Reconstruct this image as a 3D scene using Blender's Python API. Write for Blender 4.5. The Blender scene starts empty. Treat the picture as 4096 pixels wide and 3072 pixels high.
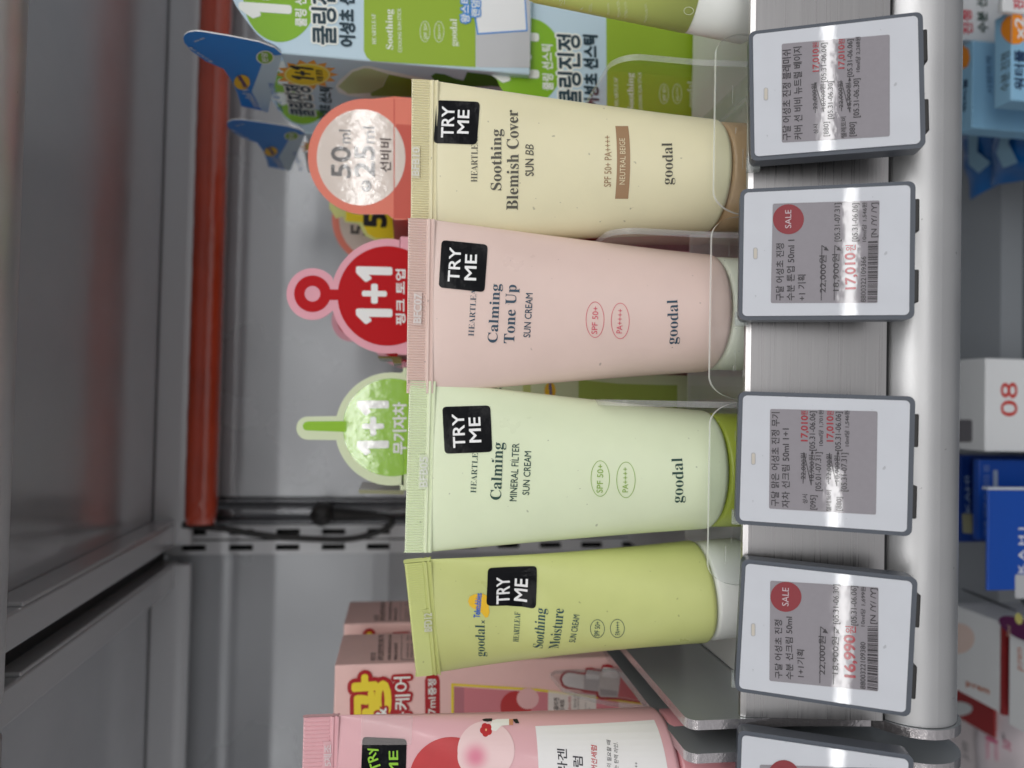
import bpy, bmesh, math, random
from mathutils import Vector as V, Matrix as MX
from mathutils.geometry import tessellate_polygon
random.seed(7)
SC = bpy.context.scene
COL = SC.collection
R = math.radians

# ------------------------------------------------------------------ camera
FPX = 2900.0
PIT, YAW, ROL = R(8.3), R(1.2), R(1.4)
FW = V((math.sin(YAW)*math.cos(PIT), math.cos(YAW)*math.cos(PIT), -math.sin(PIT)))
r0 = V((math.cos(YAW), -math.sin(YAW), 0)); u0 = r0.cross(FW)
RT = r0*math.cos(ROL) + u0*math.sin(ROL); UP = RT.cross(FW)
cam = bpy.data.cameras.new('camera')
camo = bpy.data.objects.new('camera', cam); COL.objects.link(camo); SC.camera = camo
cx, cy, cz = -UP, RT, -FW                     # the phone was held sideways: world up runs to the picture's left
camo.matrix_world = MX(((cx.x, cy.x, cz.x, 0), (cx.y, cy.y, cz.y, 0), (cx.z, cy.z, cz.z, 0), (0, 0, 0, 1)))
cam.sensor_fit = 'HORIZONTAL'; cam.sensor_width = 36; cam.lens = 36*FPX/4096
cam.clip_start = 0.01; cam.clip_end = 60
cam.dof.use_dof = True; cam.dof.focus_distance = 0.282; cam.dof.aperture_fstop = 7.0

# ------------------------------------------------------------------ world and lamps
W = bpy.data.worlds.new('World'); SC.world = W; W.use_nodes = True
wn = W.node_tree.nodes; wl = W.node_tree.links
bg = wn['Background']; bg.inputs['Strength'].default_value = 0.50
tc = wn.new('ShaderNodeTexCoord'); sx = wn.new('ShaderNodeSeparateXYZ'); cr = wn.new('ShaderNodeValToRGB'); mr = wn.new('ShaderNodeMapRange')
wl.new(tc.outputs['Generated'], sx.inputs[0]); wl.new(sx.outputs['Z'], mr.inputs['Value'])
mr.inputs['From Min'].default_value = -1; mr.inputs['From Max'].default_value = 1
wl.new(mr.outputs[0], cr.inputs[0]); wl.new(cr.outputs[0], bg.inputs['Color'])
e = cr.color_ramp.elements
e[0].position = 0.0; e[0].color = (.47, .475, .49, 1)
e[1].position = 1.0; e[1].color = (.95, .95, .97, 1)
for pos, c_ in ((.38, (.80, .80, .82)), (.46, (1.35, 1.35, 1.37)), (.515, (1.0, 1.0, 1.02)), (.55, (.26, .25, .25)), (.66, (.26, .26, .26)), (.78, (.6, .6, .6))):
    a = e.new(pos); a.color = (*c_, 1)

def lamp(name, loc, target, sxx, syy, energy, col=(1, .99, .975)):
    l = bpy.data.lights.new(name, 'AREA'); l.shape = 'RECTANGLE'; l.size = sxx; l.size_y = syy
    l.energy = energy; l.color = col
    o = bpy.data.objects.new(name, l); COL.objects.link(o); o.location = loc
    o.rotation_euler = (V(target)-V(loc)).to_track_quat('-Z', 'Y').to_euler()
    return o
# two runs of ceiling strip lamps far down the shop, nearer ones overhead, plus an added left fill
lamp('area_lamp', (-2.10, -5.5, .99), (-2.10, 0, -.1), 3.2, .085, 14.5)
lamp('area_lamp', (2.30, -5.5, .99), (2.30, 0, -.1), 3.6, .085, 16)
lamp('area_lamp', (.55, -1.75, 1.35), (.1, .3, -.1), 2.6, .8, 20)
lamp('area_lamp', (1.2, -.50, 1.5), (.1, .3, -.1), 2.4, .6, 12)
lamp('area_lamp', (-2.6, -1.5, 1.1), (-.05, .35, -.05), 2.2, .6, 9)  # fill lamp added at the left to brighten the carton side faces
lamp('area_lamp', (2.2, -14, .95), (2.2, 0, 0), 9., .2, 124)

SC.view_settings.view_transform = 'Standard'; SC.view_settings.look = 'None'
SC.view_settings.exposure = 0.0; SC.view_settings.gamma = 1.0; SC.view_settings.use_curve_mapping = False
SC.render.engine = 'CYCLES'
SC.cycles.max_bounces = 10; SC.cycles.transparent_max_bounces = 16
SC.cycles.use_denoising = True
SC.cycles.caustics_reflective = False; SC.cycles.caustics_refractive = False

# ------------------------------------------------------------------ pixel helpers (4096 x 3072 photograph) used to measure real positions
def ray(p):
    return FW + RT*((1536-p[1])/FPX) + UP*((2048-p[0])/FPX)
def at(p, Y=None, Z=None, X=None):
    d = ray(p)
    return d*(Y/d.y if Y is not None else (Z/d.z if Z is not None else X/d.x))
def reg(x0, y0, s):
    return lambda x, y: (x0+x*s, y0+y*s)
z1 = reg(0, 0, .6172); z2 = reg(800, 0, .6172); z3 = reg(1600, 0, .6172); z4 = reg(2500, 0, .6027)
zp = reg(1600, 800, .48216); zg = reg(1600, 1450, .48216); zl = reg(1600, 2150, .6329)
t2 = reg(2600, 700, .5425); t3 = reg(2600, 1500, .5425); t4 = reg(2600, 2150, .5877)
zc = reg(1000, 1400, .48222); zr = reg(1050, 850, .3918); zb = reg(1200, 2200, .5257); z8 = reg(2000, 2500, .4521)
z5 = reg(2050, 0, .4295); z7 = reg(700, 1900, .4521); zx = reg(2700, 2700, .5425)
zf = reg(3600, 0, .6169); zk = reg(3760, 1900, .3617); zm = reg(3700, 2400, .4049); zq = reg(3760, 1000, .603)

# ------------------------------------------------------------------ materials
def lin(r, g, b):
    f = lambda c: (c/255/12.92 if c/255 <= .04045 else ((c/255+.055)/1.055)**2.4)
    return (f(r), f(g), f(b))
MATS = {}
def mat(name, rgb, rough=.5, metal=0., spec=.5, coat=0., crough=.05, bump=0., bscale=200., bstretch=(1, 1, 1), var=0., vscale=30., sss=0., alpha=1., ani=0., rvar=0., spots=0., sscale=260.):
    if name in MATS: return MATS[name]
    m = bpy.data.materials.new(name); m.use_nodes = True; MATS[name] = m
    n = m.node_tree.nodes; l = m.node_tree.links; b = n['Principled BSDF']
    c = lin(*rgb)
    b.inputs['Base Color'].default_value = (*c, 1); b.inputs['Roughness'].default_value = rough
    b.inputs['Metallic'].default_value = metal; b.inputs['Specular IOR Level'].default_value = spec
    b.inputs['Coat Weight'].default_value = coat; b.inputs['Coat Roughness'].default_value = crough
    b.inputs['Alpha'].default_value = alpha
    if sss:
        b.inputs['Subsurface Weight'].default_value = sss; b.inputs['Subsurface Scale'].default_value = .004
        b.inputs['Subsurface Radius'].default_value = (1, .9, .7)
    if bump or var or rvar or spots:
        t = n.new('ShaderNodeTexCoord'); mp = n.new('ShaderNodeMapping'); mp.inputs['Scale'].default_value = bstretch
        l.new(t.outputs['Object'], mp.inputs[0])
    if bump:
        no = n.new('ShaderNodeTexNoise'); no.inputs['Scale'].default_value = bscale; no.inputs['Detail'].default_value = 3
        l.new(mp.outputs[0], no.inputs[0]); bp = n.new('ShaderNodeBump'); bp.inputs['Strength'].default_value = bump; bp.inputs['Distance'].default_value = .001
        l.new(no.outputs[0], bp.inputs['Height']); l.new(bp.outputs[0], b.inputs['Normal']); 
        if coat: l.new(bp.outputs[0], b.inputs['Coat Normal'])
    if var or rvar:
        nv = n.new('ShaderNodeTexNoise'); nv.inputs['Scale'].default_value = vscale; nv.inputs['Detail'].default_value = 5
        l.new(mp.outputs[0], nv.inputs[0])
    if var:
        ra = n.new('ShaderNodeValToRGB'); l.new(nv.outputs[0], ra.inputs[0])
        ra.color_ramp.elements[0].position = .3; ra.color_ramp.elements[1].position = .7
        ra.color_ramp.elements[0].color = (*[max(0, x*(1-var)) for x in c], 1); ra.color_ramp.elements[1].color = (*[min(1, x*(1+var)) for x in c], 1)
        l.new(ra.outputs[0], b.inputs['Base Color'])
    if spots:
        ns = n.new('ShaderNodeTexNoise'); ns.inputs['Scale'].default_value = sscale; ns.inputs['Detail'].default_value = 2
        l.new(mp.outputs[0], ns.inputs[0]); rs = n.new('ShaderNodeValToRGB'); l.new(ns.outputs[0], rs.inputs[0])
        rs.color_ramp.elements[0].position = .735; rs.color_ramp.elements[0].color = (1, 1, 1, 1); rs.color_ramp.elements[1].position = .76; rs.color_ramp.elements[1].color = (1-spots, 1-spots, 1-spots, 1)
        mx = n.new('ShaderNodeMix'); mx.data_type = 'RGBA'; mx.blend_type = 'MULTIPLY'; mx.inputs[0].default_value = 1
        src = b.inputs['Base Color'].links
        if src: l.new(src[0].from_socket, mx.inputs[6])
        else: mx.inputs[6].default_value = (*c, 1)
        l.new(rs.outputs[0], mx.inputs[7]); l.new(mx.outputs[2], b.inputs['Base Color'])
    if rvar:
        rr = n.new('ShaderNodeMapRange'); l.new(nv.outputs[0], rr.inputs['Value'])
        rr.inputs['From Min'].default_value = .3; rr.inputs['From Max'].default_value = .7
        rr.inputs['To Min'].default_value = max(.02, rough-rvar); rr.inputs['To Max'].default_value = rough+rvar
        l.new(rr.outputs[0], b.inputs['Roughness'])
    return m
def clear(name, tint=(.97, .98, .98), rough=.03, boost=1.0):
    if name in MATS: return MATS[name]
    m = bpy.data.materials.new(name); m.use_nodes = True; MATS[name] = m
    n = m.node_tree.nodes; l = m.node_tree.links
    n.remove(n['Principled BSDF']); out = n['Material Output']
    tr = n.new('ShaderNodeBsdfTransparent'); tr.inputs[0].default_value = (*tint, 1)
    gl = n.new('ShaderNodeBsdfGlossy'); gl.inputs['Roughness'].default_value = rough
    fr = n.new('ShaderNodeFresnel'); ge = n.new('ShaderNodeNewGeometry'); io = n.new('ShaderNodeMapRange'); io.inputs['To Min'].default_value = 1.42; io.inputs['To Max'].default_value = 1/1.42; l.new(ge.outputs['Backfacing'], io.inputs['Value']); l.new(io.outputs[0], fr.inputs['IOR'])
    mu = n.new('ShaderNodeMath'); mu.operation = 'MULTIPLY'; mu.inputs[1].default_value = boost
    mi = n.new('ShaderNodeMixShader')
    l.new(fr.outputs[0], mu.inputs[0]); l.new(mu.outputs[0], mi.inputs[0]); l.new(tr.outputs[0], mi.inputs[1]); l.new(gl.outputs[0], mi.inputs[2])
    l.new(mi.outputs[0], out.inputs['Surface'])
    return m
def ink(r, g, b, rough=.45):
    return mat('ink_%d_%d_%d' % (r, g, b), (r, g, b), rough)

# ------------------------------------------------------------------ mesh helpers
class MB:
    def __init__(self): self.v = []; self.f = []; self.mi = []; self.ms = []; self.sm = []
    def mid(self, m):
        if m not in self.ms: self.ms.append(m)
        return self.ms.index(m)
    def add(self, vs, fs, m, smooth=False):
        o = len(self.v); k = self.mid(m)
        self.v += [tuple(x) for x in vs]
        for f in fs: self.f.append([i+o for i in f]); self.mi.append(k); self.sm.append(smooth)
    def build(self, name, parent=None, loc=None):
        me = bpy.data.meshes.new(name); me.from_pydata(self.v, [], self.f)
        for m in self.ms: me.materials.append(m)
        me.polygons.foreach_set('material_index', self.mi); me.polygons.foreach_set('use_smooth', self.sm); me.update()
        o = bpy.data.objects.new(name, me); COL.objects.link(o)
        if parent is not None: o.parent = parent
        if loc is not None: o.location = loc
        return o
    def box(self, x0, x1, y0, y1, z0, z1, m, bev=0., seg=2):
        bm = bmesh.new(); bmesh.ops.create_cube(bm, size=1)
        for v in bm.verts: v.co = V(((x0+x1)/2+v.co.x*(x1-x0), (y0+y1)/2+v.co.y*(y1-y0), (z0+z1)/2+v.co.z*(z1-z0)))
        if bev: bmesh.ops.bevel(bm, geom=bm.edges[:], offset=bev, segments=seg, affect='EDGES', profile=.5)
        self.bm(bm, m)
    def bm(self, bm, m, smooth=False):
        bm.verts.index_update()
        self.add([v.co[:] for v in bm.verts], [[v.index for v in f.verts] for f in bm.faces], m, smooth); bm.free()
    def prism(self, pts, fn, d, m, medge=None):
        """outline pts (a,b) -> solid between fn(a,b,0) and fn(a,b,d)"""
        n = len(pts); vs = [fn(a, b, d) for a, b in pts]+[fn(a, b, 0) for a, b in pts]
        tri = [list(t) for t in tessellate_polygon([[V((a, b, 0)) for a, b in pts]])]
        self.add(vs, tri+[[i+n for i in t[::-1]] for t in tri], m)
        self.add(vs, [[i, (i+1) % n, (i+1) % n+n, i+n] for i in range(n)], medge or m)
    def tube(self, path, rad, m, n=12, cap=True):
        path = [V(p) for p in path]; vs = []; fs = []
        rad = rad if isinstance(rad, (list, tuple)) else [rad]*len(path)
        nrm = None
        for i, p in enumerate(path):
            t = (path[min(i+1, len(path)-1)]-path[max(i-1, 0)]).normalized()
            if nrm is None: nrm = t.orthogonal().normalized()
            nrm = (nrm-t*nrm.dot(t)).normalized(); bi = t.cross(nrm)
            for k in range(n):
                an = 2*math.pi*k/n; vs.append(p+(nrm*math.cos(an)+bi*math.sin(an))*rad[i])
        for i in range(len(path)-1):
            for k in range(n):
                k2 = (k+1) % n; fs.append([i*n+k, i*n+k2, (i+1)*n+k2, (i+1)*n+k])
        if cap: fs += [list(range(n))[::-1], [(len(path)-1)*n+k for k in range(n)]]
        self.add(vs, fs, m, True)

def thing(name, label, cat, loc=(0, 0, 0), rot=None, group=None, kind=None):
    o = bpy.data.objects.new(name, None); COL.objects.link(o); o.empty_display_size = .01
    o.matrix_world = MX.Translation(V(loc)) @ (rot if rot is not None else MX.Identity(4))
    tag(o, label, cat, group, kind); return o
def tag(o, label=None, cat=None, group=None, kind=None):
    if label: o['label'] = label
    if cat: o['category'] = cat
    if group: o['group'] = group
    if kind: o['kind'] = kind
    return o

# ------------------------------------------------------------------ surfaces that carry print
class Flat:
    def __init__(s, mw, o, r, u):
        s.mw = mw; s.inv = mw.inverted(); s.o = V(o); s.r = V(r).normalized(); s.u = V(u).normalized(); s.n = s.r.cross(s.u); s.flat = True
    def f(s, a, b, off): return s.o+s.r*a+s.u*b+s.n*off
    def px(s, p):
        O = s.inv @ V((0, 0, 0)); D = (s.inv.to_3x3() @ ray(p))
        k = (s.o-O).dot(s.n)/D.dot(s.n); q = O+D*k-s.o
        return V((q.dot(s.r), q.dot(s.u)))
class TubeS:
    def __init__(s, mw, rad, wid, zs0, zs1, dents=()):
        s.mw = mw; s.inv = mw.inverted(); s.R = rad; s.W = wid; s.z0 = zs0; s.z1 = zs1; s.dents = dents; s.flat = False
    def ab(s, z):
        t = min(1, max(0, (z-s.z0)/(s.z1-s.z0)))
        a = s.R+(s.W/2-s.R)*t**1.12; b = s.R*(1-t)**.86+.0016*t
        q = (z-s.z0)/.0022
        if q < 1:
            k = 1-.055*(1-max(0, q))**2.2; a *= k; b *= k
        return a, b
    def f(s, x, z, off):
        a, b = s.ab(z); x = max(-a*.9995, min(a*.9995, x))
        y = -b*math.sqrt(max(0, 1-(x/a)**2))
        for (dx, dz, wx, wz, dep) in s.dents:
            y += dep*math.exp(-((x-dx)/wx)**2-((z-dz)/wz)**2)
        n = V((x/a**2, y/b**2, 0)); n = n.normalized() if n.length > 0 else V((0, -1, 0))
        return V((x, y, z))+n*off
    def px(s, p):
        O = s.inv @ V((0, 0, 0)); D = (s.inv.to_3x3() @ ray(p)); y = -s.R*.6
        for _ in range(25):
            k = (y-O.y)/D.y; q = O+D*k; y = .5*y+.5*s.f(q.x, q.z, 0).y
        return V((q.x, q.z))

FONTC = {}
def fmap(s, style):
    base = {'serifb': (0x1D400, 0x1D41A, 0x1D7CE), 'sansb': (0x1D5D4, 0x1D5EE, 0x1D7EC)}.get(style)
    if not base: return s
    out = ''
    for c in s:
        if 'A' <= c <= 'Z': out += chr(base[0]+ord(c)-65)
        elif 'a' <= c <= 'z': out += chr(base[1]+ord(c)-97)
        elif '0' <= c <= '9': out += chr(base[2]+ord(c)-48)
        else: out += c
    return out
def glyphs(s, style, thin=0.):
    k = (s, style, thin)
    if k in FONTC: return FONTC[k]
    cu = bpy.data.curves.new('text', 'FONT'); cu.body = fmap(s, style); cu.resolution_u = 3; cu.offset = thin
    o = bpy.data.objects.new('text', cu); COL.objects.link(o)
    dg = bpy.context.evaluated_depsgraph_get(); me = bpy.data.meshes.new_from_object(o.evaluated_get(dg))
    vs = [V((v.co.x, v.co.y)) for v in me.vertices]; fs = [list(p.vertices) for p in me.polygons]
    bpy.data.objects.remove(o); bpy.data.curves.remove(cu); bpy.data.meshes.remove(me)
    FONTC[k] = (vs, fs); return FONTC[k]
def cut(vs, fs, step, stepb=None):
    bm = bmesh.new(); bv = [bm.verts.new((v[0], v[1], 0)) for v in vs]
    for f in fs:
        try: bm.faces.new([bv[i] for i in f])
        except ValueError: pass
    for ax, st in ((0, step), (1, stepb)):
        if not st: continue
        lo = min(v[ax] for v in vs); hi = max(v[ax] for v in vs); x = (math.floor(lo/st)+1)*st
        while x < hi:
            no = V((1, 0, 0)) if ax == 0 else V((0, 1, 0))
            bmesh.ops.bisect_plane(bm, geom=bm.verts[:]+bm.edges[:]+bm.faces[:], plane_co=no*x, plane_no=no, dist=1e-7); x += st
    bm.verts.index_update()
    r = [V((v.co.x, v.co.y)) for v in bm.verts], [[v.index for v in f.verts] for f in bm.faces]
    bm.free(); return r
def put(mb, S, vs, fs, m, off):
    if not S.flat: vs, fs = cut(vs, fs, .0016, .006)
    pts = [S.f(v[0], v[1], off) for v in vs]
    mb.add(pts, fs, m)
def text(mb, S, s, pl, pr, h, m, style='sans', bold=0., off=None, shear=0., ref=None, thin=0., halo=None, halow=.05, n=8):
    """print s with its baseline from pixel pl to pixel pr, h pixels tall"""
    off = off if off is not None else (.00012 if S.flat else .00022)
    vs, fs = glyphs(s, style, thin)
    x0 = min(v.x for v in vs); x1 = max(v.x for v in vs)
    hang = any('\uac00' <= c <= '\ud7a3' for c in s)
    y0 = min(v.y for v in vs) if hang else 0.
    ref = ref or ((max(v.y for v in vs)-y0) if hang else .69)
    A = S.px(pl); B = S.px(pr); C = S.px((pl[0]+h[0], pl[1]+h[1]) if isinstance(h, tuple) else (pl[0]-h, pl[1]))
    d = (B-A); w = d.length; d = d/w; nn = V((-d.y, d.x))
    if nn.dot(C-A) < 0: nn = -nn
    sxx = w/(x1-x0); syy = abs((C-A).dot(nn))/ref
    def tr(ox, oy):
        return [A+d*((v.x-x0+ox/max(.3, sxx/syy) + shear*(v.y-y0))*sxx)+nn*((v.y-y0+oy)*syy) for v in vs]
    if halo is not None:
        for k in range(16):
            an = 2*math.pi*k/16; put(mb, S, tr(halow*math.cos(an), halow*math.sin(an)), fs, halo, off-.00008+k*2e-6)
    put(mb, S, tr(0, 0), fs, m, off+.00003)
    if bold:
        for k in range(n):
            an = 2*math.pi*k/n; put(mb, S, tr(bold*math.cos(an), bold*math.sin(an)), fs, m, off+k*2.5e-6)
def poly(mb, S, pts, m, off=.00006):
    """filled outline, pts in local (a,b)"""
    if hasattr(pts[0], '__len__') and len(pts) > 2:
        tri = [list(t) for t in tessellate_polygon([[V((p[0], p[1], 0)) for p in pts]])]
        # consistent orientation
        put(mb, S, [V((p[0], p[1])) for p in pts], [t if (V((pts[t[1]][0]-pts[t[0]][0], pts[t[1]][1]-pts[t[0]][1]))).cross(V((pts[t[2]][0]-pts[t[0]][0], pts[t[2]][1]-pts[t[0]][1]))) > 0 else t[::-1] for t in tri], m, off)
def ppoly(mb, S, pxs, m, off=.00006): poly(mb, S, [S.px(p) for p in pxs], m, off)
def ell(c, ra, rb, n=40, a0=0, a1=2*math.pi):
    return [(c[0]+ra*math.cos(a0+(a1-a0)*i/n), c[1]+rb*math.sin(a0+(a1-a0)*i/n)) for i in range(n)]
def pell(c, rx, ry, n=48): return [(c[0]+rx*math.cos(2*math.pi*i/n), c[1]+ry*math.sin(2*math.pi*i/n)) for i in range(n)]
def ring(mb, S, outer, inner, m, off):
    n = len(outer)
    vs = [V((p[0], p[1])) for p in outer]+[V((p[0], p[1])) for p in inner]
    put(mb, S, vs, [[i, (i+1) % n, (i+1) % n+n, i+n] for i in range(n)], m, off)
def pring(mb, S, c, rx, ry, wpx, m, off=.0002, n=48):
    ring(mb, S, [S.px(p) for p in pell(c, rx, ry, n)], [S.px(p) for p in pell(c, rx-wpx, ry-wpx, n)], m, off)
def rrect(x0, x1, y0, y1, r, n=6):
    out = []
    for (cx_, cy_, a0) in ((x1-r, y1-r, 0), (x0+r, y1-r, 90), (x0+r, y0+r, 180), (x1-r, y0+r, 270)):
        for i in range(n+1):
            an = R(a0+90*i/n); out.append((cx_+r*math.cos(an), cy_+r*math.sin(an)))
    return out
def rquad(ps, r, n=5):
    """quad of px points with rounded corners (radius in px)"""
    out = []; ps = [V(p) for p in ps]
    for i in range(4):
        p = ps[i]; a_ = (ps[i-1]-p).normalized(); b_ = (ps[(i+1) % 4]-p).normalized()
        for k in range(n+1):
            t = k/n; q = (p+a_*r)*(1-t)**2+p*2*t*(1-t)+(p+b_*r)*t**2; out.append((q.x, q.y))
    return out
def pline(mb, S, p0, p1, w, m, off=.0002):
    p0 = V(p0); p1 = V(p1); d = (p1-p0).normalized(); nn = V((-d.y, d.x))*w/2
    ppoly(mb, S, [tuple(p0-nn), tuple(p1-nn), tuple(p1+nn), tuple(p0+nn)], m, off)

# ------------------------------------------------------------------ shared finishes
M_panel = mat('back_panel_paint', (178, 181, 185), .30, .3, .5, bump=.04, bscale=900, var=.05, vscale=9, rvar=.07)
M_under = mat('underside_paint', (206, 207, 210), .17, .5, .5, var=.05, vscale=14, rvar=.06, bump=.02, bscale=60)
M_arm = mat('bracket_paint', (206, 206, 208), .24, .5, .5, bump=.05, bscale=600)
M_strip = mat('steel_strip', (214, 216, 219), .35, .2)
M_dark = mat('dark_gap', (14, 15, 18), .5)
M_plate = mat('brushed_aluminium', (186, 184, 184), .30, 1., .5, bump=.025, bscale=40, bstretch=(.5, 30, 60), var=.02, vscale=30, rvar=.04)
M_nose = mat('satin_aluminium', (204, 204, 205), .42, .8, .5, bump=.06, bscale=1500, var=.03, vscale=25, rvar=.07, spots=.35, sscale=240)
M_deck = mat('deck_paint', (214, 215, 214), .40, .05, .5, bump=.05, bscale=1200, var=.03)
M_end = mat('end_panel_steel', (176, 181, 184), .19, .5, .5, bump=.03, bscale=2000, rvar=.04, vscale=60)
M_edge = mat('raw_steel_edge', (205, 200, 202), .25, .9, .5, bump=.2, bscale=700)
M_acr = clear('acrylic_face'); M_acre = mat('acrylic_edge', (190, 196, 194), .15, 0, .6, alpha=.38)
M_red = mat('red_lacquer', (200, 72, 42), .18, 0, .5, coat=1., crough=.07, bump=.22, bscale=90, var=.14, vscale=22, rvar=.08)
M_black = mat('black_plastic', (34, 33, 33), .45)
M_wht = ink(240, 240, 240); M_blk = ink(16, 17, 22)

ZD = -.147          # tester ledge
ZB = -.190          # storage deck behind
XD = .60
# ------------------------------------------------------------------ shelf unit
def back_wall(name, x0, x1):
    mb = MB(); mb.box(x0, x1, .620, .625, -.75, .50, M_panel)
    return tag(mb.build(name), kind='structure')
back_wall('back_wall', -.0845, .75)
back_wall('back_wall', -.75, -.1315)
mb = MB(); mb.box(-.76, .76, .66, .665, -.8, .6, M_dark); tag(mb.build('wall'), kind='structure')

# slotted upright
up = thing('slotted_upright', 'grey steel upright with two columns of slots and a dark channel', 'upright', (-.107, .615, -.75))
mb = MB()
ox, oy, oz = -.107, .615, -.75
xs = [-.1300, -.1280, -.1240, -.1195, -.1165, -.1155, -.1110, -.1070]
slotx = {1: True, 5: True}   # columns with slots: (-.1280,-.1240) and (-.1155,-.1110)
xs = [-.1305, -.1275, -.1225, -.1195, -.1180, -.1150, -.1100, -.1070]
zz0 = at(z7(890, 630), Y=.615).z; pitch = .0365; sl = .0188
zrow = []
k = -26
while zz0-pitch*k > .45: k += 1
rows = []
z = zz0-sl+pitch*12
while z > -.72: rows.append(z); z -= pitch
top = .5; lo = -.75
for i in range(len(xs)-1):
    x0, x1 = xs[i], xs[i+1]; y = .615 if i not in (3,) else .6165
    if i in (1, 5):
        zc_ = top
        for zr_ in rows:
            mb.add([(x0-ox, y-oy, zr_+sl-oz), (x1-ox, y-oy, zr_+sl-oz), (x1-ox, y-oy, zc_-oz), (x0-ox, y-oy, zc_-oz)], [[0, 1, 2, 3]], M_strip)
            for (a_, b_, c_, d_) in (((x0, zr_), (x0, zr_+sl), 0, 0), ((x1, zr_+sl), (x1, zr_), 0, 0), ((x0, zr_+sl), (x1, zr_+sl), 0, 0), ((x1, zr_), (x0, zr_), 0, 0)):
                mb.add([(a_[0]-ox, y-oy, a_[1]-oz), (b_[0]-ox, y-oy, b_[1]-oz), (b_[0]-ox, y+.003-oy, b_[1]-oz), (a_[0]-ox, y+.003-oy, a_[1]-oz)], [[0, 1, 2, 3]], M_strip)
            zc_ = zr_
        mb.add([(x0-ox, y-oy, lo-oz), (x1-ox, y-oy, lo-oz), (x1-ox, y-oy, zc_-oz), (x0-ox, y-oy, zc_-oz)], [[0, 1, 2, 3]], M_strip)
    else:
        mb.add([(x0-ox, y-oy, lo-oz), (x1-ox, y-oy, lo-oz), (x1-ox, y-oy, top-oz), (x0-ox, y-oy, top-oz)], [[0, 1, 2, 3]], M_strip if i != 3 else M_dark)
mb.build('slot_strip', up)
mb = MB(); mb.box(xs[0]-ox+.001, xs[-1]-ox-.001, .02, .024, 0, 1.25, M_dark); mb.build('slot_backing', up)  # near-black backing sheet put in so the slots read dark
mb = MB()
M_chan = mat('channel_steel', (112, 113, 116), .27, .8, .5, bump=.15, bscale=60)
prof = [(-.1068, .616), (-.1058, .6145), (-.1035, .6145), (-.1030, .618), (-.0985, .6215), (-.0925, .6215), (-.0890, .618), (-.0885, .6150), (-.0862, .6150), (-.0852, .617)]
vs = []; fs = []
for (x, y) in prof: vs += [(x-ox, y-oy, 0), (x-ox, y-oy, 1.25)]
for i in range(len(prof)-1): fs.append([2*i, 2*i+2, 2*i+3, 2*i+1])
mb.add(vs, fs, M_chan, True); mb.build('cable_channel', up)

def shelf_upper(x0, x1, armx, label, strip):
    t = thing('upper_shelf', label, 'shelf', ((x0+x1)/2, .45, .192)); cx_ = (x0+x1)/2
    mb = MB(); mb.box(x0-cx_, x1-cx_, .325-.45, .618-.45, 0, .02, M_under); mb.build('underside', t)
    mb = MB(); mb.box(x0-cx_, x1-cx_, .598-.45, .606-.45, -.0285, -.0005, M_strip, .001); mb.build('rear_flange', t)
    for (a0, a1) in armx:
        mb = MB()
        mb.box(a0-cx_, a1-cx_, .318-.45, .612-.45, -.017, -.0004, M_arm, .0012)
        mb.box(a1-cx_, a1-cx_+.0022, .372-.45, .610-.45, -.0165, -.0006, M_edge if False else M_arm, .0006)
        mb.build('bracket_arm', t)
    mb = MB(); mb.tube([(x0-cx_, .300-.45, -.0265), (x1-cx_, .300-.45, -.0265)], .0165, M_nose, 40); mb.box(x0-cx_, x1-cx_, .300-.45, .312-.45, -.004, .045, M_nose); mb.build('front_rail', t)
    return t
shelf_upper(-.1195, .72, [(-.1200+.0006, -.1025)], 'grey steel shelf overhead above the red bar, seen from below', True)
shelf_upper(-.72, -.1345, [(-.1530, -.1352)], 'grey steel shelf overhead above the pink cartons, seen from below', False)

mb = MB(); mb.box(-.1350, -.1196, .30, .612, .1865, .1915, M_dark); tag(mb.build('gap_shade'), kind='structure')  # near-black strip added between the bracket arms as painted shade
# red bar under the rear of the upper shelf
b0 = at((812, 2093), Y=.595)
mb = MB()
n = 28; pr = []
for i in range(n+1):
    an = R(100+340*i/n) if False else 2*math.pi*i/n
    sgn = lambda v: (1 if v >= 0 else -1)
    pr.append((.0110*sgn(math.cos(an))*abs(math.cos(an))**.75, .0118*sgn(math.sin(an))*abs(math.sin(an))**.75))
seg = 120; L0, L1 = b0.x, .70
vs = []; fs = []
for j in range(seg+1):
    x = L0+(L1-L0)*j/seg; wob = .00018*math.sin(j*2.1)+.00012*math.sin(j*5.3+1)
    kx = 1 if j > 1 else (.90 if j == 0 else .98)
    for (a_, b_) in pr[:-1]: vs.append((x-L0, a_*kx+wob, b_*kx+wob))
for j in range(seg):
    for i in range(n): fs.append([j*n+i, j*n+(i+1) % n, (j+1)*n+(i+1) % n, (j+1)*n+i])
fs.append(list(range(n))[::-1]); mb.add(vs, fs, M_red, True)
rb = mb.build('red_bar', None, (L0, .595, .1555)); tag(rb, 'glossy red round bar running along the rear under the upper shelf', 'bar')

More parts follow.
